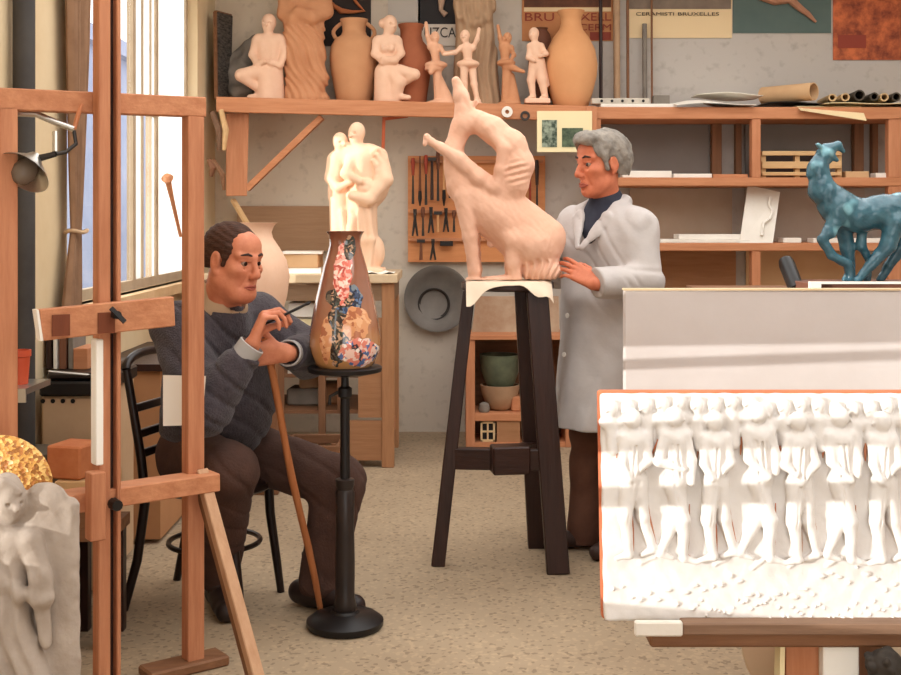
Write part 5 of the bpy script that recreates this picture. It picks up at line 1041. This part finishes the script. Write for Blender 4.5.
def hand_sdf(s, w, d, n, t, curls, thumb, sc=1.0, spread=.06):
    """w wrist, d towards the knuckles, n where the palm faces, t thumb side; curls per finger (3 joints)"""
    d, n = nrm(d), nrm(np.asarray(n,float)-np.dot(n,nrm(d))*nrm(d)); t0 = np.cross(d,n); t = t0 if np.dot(t0,t) > 0 else -t0
    w = np.asarray(w,float); kk = .008*sc
    for (o,q0,L) in ((.030,.018,.088),(.010,.006,.092),(-.010,-.006,.088),(-.028,-.016,.080)):
        s.cap(w+t*q0*sc, w+(t*o+d*L)*sc, .0155*sc, .0115*sc, .012*sc)
    s.cap(w+(t*.018+d*.02+n*.006)*sc, w+(t*.030+d*.055+n*.008)*sc, .016*sc, .014*sc, .012*sc)
    for i,(o,L,ls,r) in enumerate(((.030,.088,(.044,.026,.022),.0094),(.010,.093,(.048,.030,.023),.0096),(-.010,.088,(.045,.028,.022),.0092),(-.028,.080,(.036,.021,.019),.0080))):
        p = w+(t*o+d*L)*sc; a = 0; side = t*spread*(1.5-i)/1.5; r0 = r
        for j in range(3):
            a += curls[i][j]; v = nrm(math.cos(a)*d+math.sin(a)*n+side*max(0,math.cos(a))); q2 = p+v*ls[j]*sc; s.cap(p, q2, r0*sc, (r0-.0006)*sc, .002*sc if j else .006*sc); p = q2; r0 -= .0007
    p = w+(t*.030+d*.030+n*.008)*sc; dirs, ls = thumb, (.042,.034,.027); r0 = .0125
    for j in range(3):
        v = nrm(dirs[j][0]*d+dirs[j][1]*t+dirs[j][2]*n); q2 = p+v*ls[j]*sc; s.cap(p, q2, r0*sc, (r0-.0014)*sc, .005*sc); p = q2; r0 -= .0014
def P2(x, y, Y): return P(x,y,Y)

# ------------------------------------------------------------ standing man in the white coat
def standing():
    root = thing('person','grey haired person standing in a pale work coat, hand on the wolf sculpture','person',(.64,5.05,0))
    bf, bl, bu = basis((-.75,-.66,0))
    hc = P(601,164,5.02); hf = (-.86,-.46,-.10)
    neck = P(607,208,5.06); shc = P(606,220,5.06)
    shL, shR = shc+bl*.165+V(0,0,-.035), shc-bl*.165+V(0,0,-.03)
    elL, wrL = P(646,281,4.86), P(596,284,4.76)
    elR, wrR = V(.47,5.28,1.17), V(.40,5.13,1.27)
    pel = V(.66,5.08,.92); hipL, hipR = pel+bl*.095, pel-bl*.095
    fL = V(.715,5.00,0); fR = V(.565,5.10,0)
    knL, anL = V(.70,4.98,.48), fL+V(0,.02,.085); knR, anR = V(.58,5.07,.48), fR+V(0,.02,.085)
    # body
    s = Sdf((.08,4.55,0),(.98,5.45,1.80),.0044); s.k = .03
    Q, R = head_sdf(s, hc, hf, (0,0,1), 1.04)
    s.cap(hc+V(0,0,-.06)-np.array(R[0])*.02, neck+V(0,0,-.02), .052, .060, .03)
    s.cap(shL, shR, .055, .055); s.cap(shc+bl*.08-V(0,0,.06), hipL, .085, .08); s.cap(shc-bl*.08-V(0,0,.06), hipR, .085, .08)
    for (a,b,c) in ((shL,elL,wrL),(shR,elR,wrR)): s.cap(a,b,.045,.038); s.cap(b,c,.038,.027)
    for (a,b,c) in ((hipL,knL,anL),(hipR,knR,anR)): s.cap(a,b,.075,.05); s.cap(b,c,.048,.034); s.cap(c,c+V(-.06,-.03,-.045),.032,.026)
    tgt = P(561,263,4.83); d = nrm(tgt-wrL); n = V(.05,.85,-.45)
    hand_sdf(s, wrL+d*.012, d, n, V(0,0,1), ((.12,.35,.3),(.18,.4,.3),(.25,.4,.35),(.35,.45,.4)), ((.75,.6,.5),(.9,.25,.5),(1,.1,.5)), 1.0, .10)
    d2 = nrm(V(-.25,-.30,.06)); hand_sdf(s, wrR+d2*.012, d2, V(-.2,-.5,-.3), V(0,0,1), ((.3,.4,.3),)*4, ((.75,.6,.5),(.9,.3,.5),(1,.1,.5)), 1.0)
    s.build('body', M_skin2, root)
    def hair(q):
        K = 1.04; rr = lambda a,b,c_: Q(a,b,c_)
        q.ell(Q(-.022,0,.050),V(.118,.092,.092)*K,R,.02*K)
        q.ell(Q(.062,0,.104),V(.048,.070,.032)*K,R,.03); q.ell(Q(-.06,0,.0),V(.070,.086,.085)*K,R,.03)
        q.ell(Q(.096,0,.030),V(.062,.074,.058)*K,R,.012,'-'); q.ell(Q(.052,0,-.060),V(.086,.2,.092)*K,R,.012,'-')
        for t in (-1,1):
            q.cap(Q(.034,t*.074,.035),Q(.022,t*.077,-.018),.016,.009,.01); q.ell(Q(.0,t*.092,-.004),V(.024,.022,.032),R,.006,'-')
        q.cap(Q(-.05,0,-.11),Q(-.04,0,-.2),.09,.09,.01,'-')
        q.fold(.0045, lambda g: wob(g,46,2)+.6*wob(g,95,5))
    mh = mat('hair_grey',(158,148,136),.75,(92,86,80),26,.9,(1,1,1),.5,60)
    head_bits(root, Q, R, 1.04, hair, mh, mat('brow_dark',(58,44,38),.8), hc-V(.19,.19,.19), hc+V(.19,.19,.21))
    # dark jersey at the neck
    s = Sdf(neck-V(.2,.2,.22), neck+V(.2,.2,.12), .006); s.k = .02
    s.cap(neck+V(-.004,-.004,.036), neck+V(.01,.01,-.02), .068, .082); s.cap(shc+bl*.05, shc-bl*.05+V(0,0,-.0), .085,.085); s.cap(neck, neck-V(0,0,.10)+bf*.045, .08,.075)
    s.build('jersey', mat('jersey_navy',(52,54,66),.9,(40,42,54),20,.6), root)
    # coat
    s = Sdf((.10,4.60,.45),(1.06,5.50,1.56), .0062); s.k = .045
    hem = .535
    s.cap(shc+bl*.09-V(0,0,.10), pel+bl*.07, .128, .125, None,'+',False,(bf,1.12)); s.cap(shc-bl*.09-V(0,0,.10), pel-bl*.07, .128,.125,None,'+',False,(bf,1.12))
    s.cap(pel+bl*.06+V(0,0,.12), V(.695,5.05,.50), .135,.165,.06); s.cap(pel-bl*.06+V(0,0,.12), V(.605,5.10,.50), .135,.165,.06); s.cap(shL,shR,.070,.070); s.cap(shc+V(0,0,.03),shL,.072,.066,.05); s.cap(shc+V(0,0,.03),shR,.072,.066,.05)
    s.cap(pel+bf*.05+V(0,0,.1), V(.60,5.0,.50), .11,.15,.06)
    # opening at the neck
    s.cap(neck+bf*.06+V(0,0,.10), neck+bf*.08, .085, .068, .012, '-'); s.cap(neck+bf*.08, neck+bf*.185-V(0,0,.135), .055, .010, .012, '-')
    s.cap(neck+V(0,0,.14), neck+V(0,0,.0), .075, .066, .015, '-')
    # lapels and collar
    for t in (-1,1):
        a = neck+bl*t*.075-bf*.03+V(0,0,.035); b = neck+bl*t*.075+bf*.090-V(0,0,.045); c = neck+bl*t*.012+bf*.172-V(0,0,.165)
        s.cap(a,b,.020,.026,.01,'+',False,(bf,2.0)); s.cap(b,c,.030,.010,.008,'+',False,(bf,2.2))
        s.cap(b+bl*t*.03-V(0,0,.004), b-bl*t*.025+V(0,0,.012)*0+bf*.012-V(0,0,.012), .006,.004,.004,'-')
    s.cap(neck+bl*.07-bf*.04+V(0,0,.03), neck-bl*.07-bf*.04+V(0,0,.03), .024,.024,.02)
    # sleeves
    for (a,b,c) in ((shL,elL,wrL),(shR,elR,wrR)):
        s.cap(a,b,.072,.070,.05); s.cap(b,c+(b-c)*.02,.070,.060,.02,'+',True)
    def folds(g):
        low = np.clip((1.05-g[...,2])/.4,0,1); a = (g-pel.astype(np.float32))@bl.astype(np.float32)
        f1 = low*np.sin(a*42+1.2*np.sin(g[...,2]*5))*.9
        up = np.clip((g[...,2]-.95)/.2,0,1); f2 = up*np.sin(g[...,2]*38+a*22+1.4*np.sin(a*12))*.55*np.clip(.5+wob(g,9,3),0,1)
        cr = np.abs(np.sin(g[...,2]*26+a*20+2.6*wob(g,6,8))); return f1*1.0+up*(.9*np.minimum(cr,.5)*-1.3+.2)+.45*wob(g,16,1)+.25*wob(g,31,6)
    s.fold(.0095, folds)
    for t in np.linspace(0,1,2):   # creases inside the elbow
        e = elL+nrm(wrL-elL)*(.05+.045*t); s.cap(e+V(-.03,-.09,.05), e+V(.02,-.07,-.03), .006,.004,.012,'-')
    # front edge seam and pocket
    v0 = neck+bf*.205-V(0,0,.22); 
    s.cap(v0+bf*.0+bl*.014, V(.60,5.0,.70)+bf*.165+bl*.014, .004,.004,.006,'-')
    s.plane((0,0,hem),(0,0,-1))
    coat = s.build('coat', mat('coat_cloth',(192,184,179),.9,(178,170,166),7,.7,bump=.25,bscale=22), root)
    for i in range(3):
        p = v0+(V(.60,5.0,.70)+bf*.19-v0)*(.12+.3*i)-bl*.01; MB().lathe(p,[(.0005,0),(.010,0),(.010,.004),(.0005,.005)],12,bf).build('button', mat('button',(222,214,204),.4), coat)
    # trousers and shoes
    s = Sdf((.42,4.80,.02),(.92,5.30,.80), .006); s.k = .02
    for (h,k_,a) in ((hipL,knL,anL),(hipR,knR,anR)): s.cap(h,k_,.098,.072); s.cap(k_,a-V(0,0,.055),.072,.066,None,'+',False)
    s.fold(.004, lambda g: np.sin(g[...,2]*36+4*wob(g,9,2))); s.build('trousers', mat('trousers_brown',(112,76,60),.9,(88,58,46),9,.7), root)
    for (a,t) in ((anL,V(-.62,-.55,0)),(anR,V(-.85,-.35,0))):
        t = nrm(t); s = Sdf(a-V(.3,.3,.10), a+V(.3,.3,.08), .005); s.k = .02; b = V(a[0],a[1],0)
        s.cap(b+V(0,0,.05)-t*.05, b+V(0,0,.034)+t*.15, .042,.034,.02); s.cap(b+V(0,0,.045)-t*.04, b+V(0,0,.09), .040,.040,.02); s.plane((0,0,.0006),(0,0,-1)); s.build('shoe', mat('shoe_dark',(58,40,34),.5), root)
standing()

# ------------------------------------------------------------ bentwood chair
def chair():
    root = thing('chair','dark bentwood chair under the seated man','chair',(-.86,4.40,0)); f, l, u = basis((.96,-.28,0)); c = V(-.865,4.40,0); sh = .455
    Q = lambda a,b,z: c+f*a+l*b+V(0,0,z)
    MB().lathe(Q(0,0,sh-.04),[(.002,0),(.20,0),(.212,.01),(.212,.03),(.20,.04),(.002,.04)],40).build('seat', M_chair, root, smooth=True)
    for t in (-1,1):
        MB().tube([Q(.19,t*.165,.0),Q(.175,t*.16,.12),Q(.15,t*.155,.3),Q(.145,t*.15,sh-.03)],[.014,.016,.018,.018],12).build('leg', M_chair, root, smooth=True)
        MB().tube([Q(-.26,t*.19,.0),Q(-.215,t*.175,.18),Q(-.185,t*.17,.40),Q(-.20,t*.175,.55),Q(-.255,t*.18,.86)],[.015,.017,.018,.017,.015],12).build('leg', M_chair, root, smooth=True)
    pts = [Q(-.255-.03*math.sin(a)*.6,.18*math.cos(a),.86+.05*math.sin(a)) for a in np.linspace(0,math.pi,13)]
    MB().tube(pts,[.016]*13,10).build('back_rail', M_chair, root, smooth=True)
    for z,x in ((.56,-.20),(.63,-.212),(.72,-.232)): MB().bar(Q(x,-.17,z),Q(x,.17,z),.016,.03).build('back_slat', M_chair, root, .003)
    ring = [Q(.165*math.cos(a)-.0,.165*math.sin(a),.22) for a in np.linspace(0,2*math.pi,33)]
    MB().tube(ring,[.010]*33,8,False).build('ring_stretcher', M_chair, root, smooth=True)
chair()

# ------------------------------------------------------------ seated man painting
def seated():
    root = thing('person','dark haired person in a navy jersey seated and painting the vase with a fine brush','person',(-.85,4.38,0))
    bf, bl, bu = basis((.80,-.60,.0))
    hc = P(234,260,4.16); hf = (.80,-.58,-.16)
    neck = P(221,302,4.22); shc = P(216,322,4.27)
    shL, shR = shc+bl*.195, shc-bl*.175+V(-.0,0,-.01)
    pel = V(-.875,4.42,.575); hipL, hipR = pel+bl*.10+V(0,0,-.03), pel-bl*.10+V(0,0,-.03)
    # maulstick: hand of the far arm grips its top
    sb_ = floorpt(321,616); sb_[2] = .012; st_ = P(264,338,4.05)
    elR, wrR = P(205,408,3.98), P(252,345,3.98)
    elL, wrL = P(308,354,4.33), P(288,353,4.06)
    knR, anR = P(230,470,4.06), V(-.835,4.33,.10); knL, anL = P(339,481,4.30), P(316,586,4.32)
    anL[2] = .10
    toeR = V(-.785,4.19,.035); toeL = V(-.345,4.24,.035)
    s = Sdf((-1.22,3.72,0),(-.20,4.80,1.46),.0044); s.k = .03
    Q, R = head_sdf(s, hc, hf, (.10,-.06,1), 1.01, .006)
    s.cap(hc+V(-.03,0,-.06), neck+V(0,0,-.03), .060, .070, .03); s.ell(hc+np.array(R[0])*.035-V(0,0,.115),(.045,.045,.026),None,.03)
    s.cap(shL,shR,.05,.05); s.cap(shc+bl*.07-V(0,0,.05), hipL, .09, .085); s.cap(shc-bl*.07-V(0,0,.05), hipR, .09, .085)
    for (a,b,c) in ((shL,elL,wrL),(shR,elR,wrR)): s.cap(a,b,.042,.036); s.cap(b,c,.036,.028)
    for (h,k_,a,t) in ((hipL,knL,anL,toeL),(hipR,knR,anR,toeR)): s.cap(h,k_,.065,.05); s.cap(k_,a,.05,.036); s.cap(a,t+V(0,0,.01),.03,.022)
    # brush hand: palm towards the face, fingers pinching the brush
    dR = nrm(P(265,312,4.0)-wrR); hand_sdf(s, wrR+dR*.010, dR, V(.93,.25,-.10), V(.1,1,.1), ((.85,.75,.35),(.95,.85,.45),(1.05,.95,.55),(1.15,1.05,.6)), ((.75,.1,.65),(.65,-.15,.85),(.5,-.2,.9)), 1.08, .04)
    # far hand closed round the stick
    dL = nrm(V(-.88,-.22,-.02)); hand_sdf(s, wrL+dL*.012, dL, V(.25,-.85,-.2)*-1, V(0,0,1), ((.7,1.2,.8),(.75,1.25,.8),(.8,1.25,.8),(.85,1.2,.8)), ((.6,.6,.5),(.7,.2,.8),(.5,-.2,.9)), 1.05, .02)
    s.build('body', M_skin, root)
    def hair(q):
        K = 1.01
        q.ell(Q(-.024,0,.046),V(.107,.084,.084)*K,R,.02); q.ell(Q(-.058,0,.0),V(.062,.078,.080)*K,R,.03)
        q.ell(Q(.113,0,.002),V(.066,.064,.066)*K,R,.008,'-'); q.ell(Q(.060,0,-.070),V(.086,.2,.102)*K,R,.010,'-')
        for t in (-1,1):
            q.cap(Q(.036,t*.066,.050),Q(.022,t*.072,-.012),.014,.008,.01); q.ell(Q(.0,t*.09,-.004),V(.024,.02,.032),R,.006,'-')
        q.fold(.0012, lambda g: np.sin(g[...,2]*260+g[...,0]*120+3*wob(g,18,1)))
        q.cap(Q(-.05,0,-.10),Q(-.04,0,-.2),.09,.09,.01,'-')
    head_bits(root, Q, R, 1.01, hair, mat('hair_dark',(84,56,43),.7,(50,33,27),40,.8,(1,1,3),.4,80,spec=.12), mat('brow_dark',(48,34,28),.8), hc-V(.2,.2,.2), hc+V(.2,.2,.2))
    # shirt collar and cuffs
    s = Sdf(neck-V(.16,.16,.12), neck+V(.16,.16,.12), .005); s.k = .01
    s.cap(neck+V(-.004,0,.020), neck+V(0,0,-.02), .082,.094); s.cap(neck+V(0,0,.12)+bf*.01, neck+V(0,0,.01)+bf*.05, .078,.055,.006,'-'); s.build('shirt_collar', mat('shirt_tan',(176,148,118),.9), root)
    for (e,w,nm) in ((elR,wrR,'shirt_cuff'),(elL,wrL,'shirt_cuff')):
        v = nrm(w-e); MB().lathe(w-v*.045,[(.036,0),(.045,.0),(.046,.045),(.041,.047),(.036,.01)],20,v,False).build(nm, mat('cuff_pale',(168,164,160),.9), root, smooth=True)
    # jersey
    s = Sdf((-1.26,3.74,.46),(-.24,4.78,1.20), .0062); s.k = .05
    wst = pel+V(0,0,.03)
    s.cap(shc+bl*.07-V(0,0,.10), wst+bl*.05, .130,.150,None,'+',False,(bf,1.0)); s.cap(shc-bl*.07-V(0,0,.10), wst-bl*.05, .130,.150); s.cap(shL,shR,.082,.082); s.cap(neck+V(0,0,-.06),shc,.09,.09); s.ell(wst+bf*.10+V(0,0,.10),(.15,.15,.15),None,.06)
    s.cap(shc-bf*.05-V(0,0,.06), wst-bf*.04, .11,.14,.05)
    for (a,b,c,r) in ((shL,elL,wrL,0),(shR,elR,wrR,.006)):
        s.cap(a,b,.088,.080+r,.04); v = nrm(c-b); s.cap(b,c-v*.035,.080+r,.052,.03,'+',True)
    s.cap(neck+V(0,0,.08), neck+V(0,0,-.01), .075,.078,.008,'-')
    s.fold(.0105, lambda g: -1.5*np.minimum(np.abs(np.sin(g[...,2]*24+g[...,0]*17+2.8*wob(g,6,2))),.55)+.5+.5*wob(g,15,4)+.25*wob(g,33,1))
    s.plane(wst-V(0,0,.075),(0,0,-1)); s.build('jersey', mat('jersey_dark',(80,72,76),.95,(48,42,46),60,.9,bump=.6,bscale=150,sheen=.15), root)
    # trousers
    s = Sdf((-1.14,3.84,.04),(-.24,4.72,.72), .0062); s.k = .04
    s.cap(hipL,hipR,.125,.125)
    s.cap(hipL,knL,.112,.090); s.cap(knL,anL+V(.02,0,.0),.090,.082,.03); s.cap(hipR,knR,.112,.090); s.cap(knR,anR+V(0,0,.02),.090,.070,.03)
    s.fold(.007, lambda g: -1.4*np.minimum(np.abs(np.sin(g[...,2]*26+g[...,0]*19+2.6*wob(g,7,5))),.5)+.4+.5*wob(g,20,1)); s.plane((0,0,.055),(0,0,-1))
    s.build('trousers', mat('trousers_dark',(86,60,50),.95,(62,43,36),9,.7,bump=.3,bscale=120), root)
    for (a,t) in ((anL,toeL),(anR,toeR)):
        d = nrm((t-a)*V(1,1,0)); b = V(a[0],a[1],0); s = Sdf(b-V(.3,.3,.05), b+V(.3,.3,.2), .005); s.k = .02
        s.cap(b+V(0,0,.05)-d*.07, b+V(0,0,.036)+d*.17, .044,.038,.02); s.cap(b+V(0,0,.05)-d*.03, b+V(0,0,.10), .046,.050,.02); s.cap(b+V(0,0,.085), b+d*.11+V(0,0,.045), .046,.036,.02); s.plane((0,0,.0006),(0,0,-1)); s.build('shoe', mat('shoe_black',(40,28,25),.4), root)
    for (a,t,d_) in ((anL,toeL,0),(anR,toeR,0)):
        v = nrm((t-a)*V(1,1,0)); MB().tube([a+V(0,0,.10),a+V(0,0,.02),a+V(0,0,-.02)+v*.02,a+V(0,0,-.045)+v*.085],[.052,.050,.050,.036],14).build('sock', mat('sock_dark',(64,48,42),.95), root, smooth=True)
    # brush and stick
    tip = P(311,302,4.03); q0 = P(257,328,4.0); dv = nrm(tip-q0)
    br = thing('paint_brush','thin dark paint brush held in the seated man\'s raised hand','brush',q0)
    L = np.linalg.norm(tip-q0); MB().tube([q0, q0+dv*L*.75, q0+dv*L*.9],[.0035,.005,.004],8).build('handle', M_blk, br, smooth=True); MB().tube([q0+dv*L*.9, q0+dv*L*.95, tip],[.0045,.006,.001],8).build('bristles', M_blk, br, smooth=True)
    dd = st_-sb_; path = [sb_+dd*t+V(.004*math.sin(9*t),0,0) for t in np.linspace(0,1,9)]
    tag(MB().tube(path,[.010,.012,.013,.0125,.014,.0125,.013,.013,.012],10).build('walking_stick', wood('stick_wood',(178,112,66),(146,84,46),'z'), smooth=True),'long wooden stick held upright by the seated man with its foot on the floor','stick')
    a = P(163,376,3.93); tag(MB().hexa([P(163,426,3.93),P(202,425,3.86),P(202,425,3.863),P(163,426,3.933),P(163,375,3.95),P(206,376,3.88),P(206,376,3.883),P(163,375,3.953)]).build('paper_sheet', M_paper),'white sheet of paper hung behind the right easel post','paper')
seated()
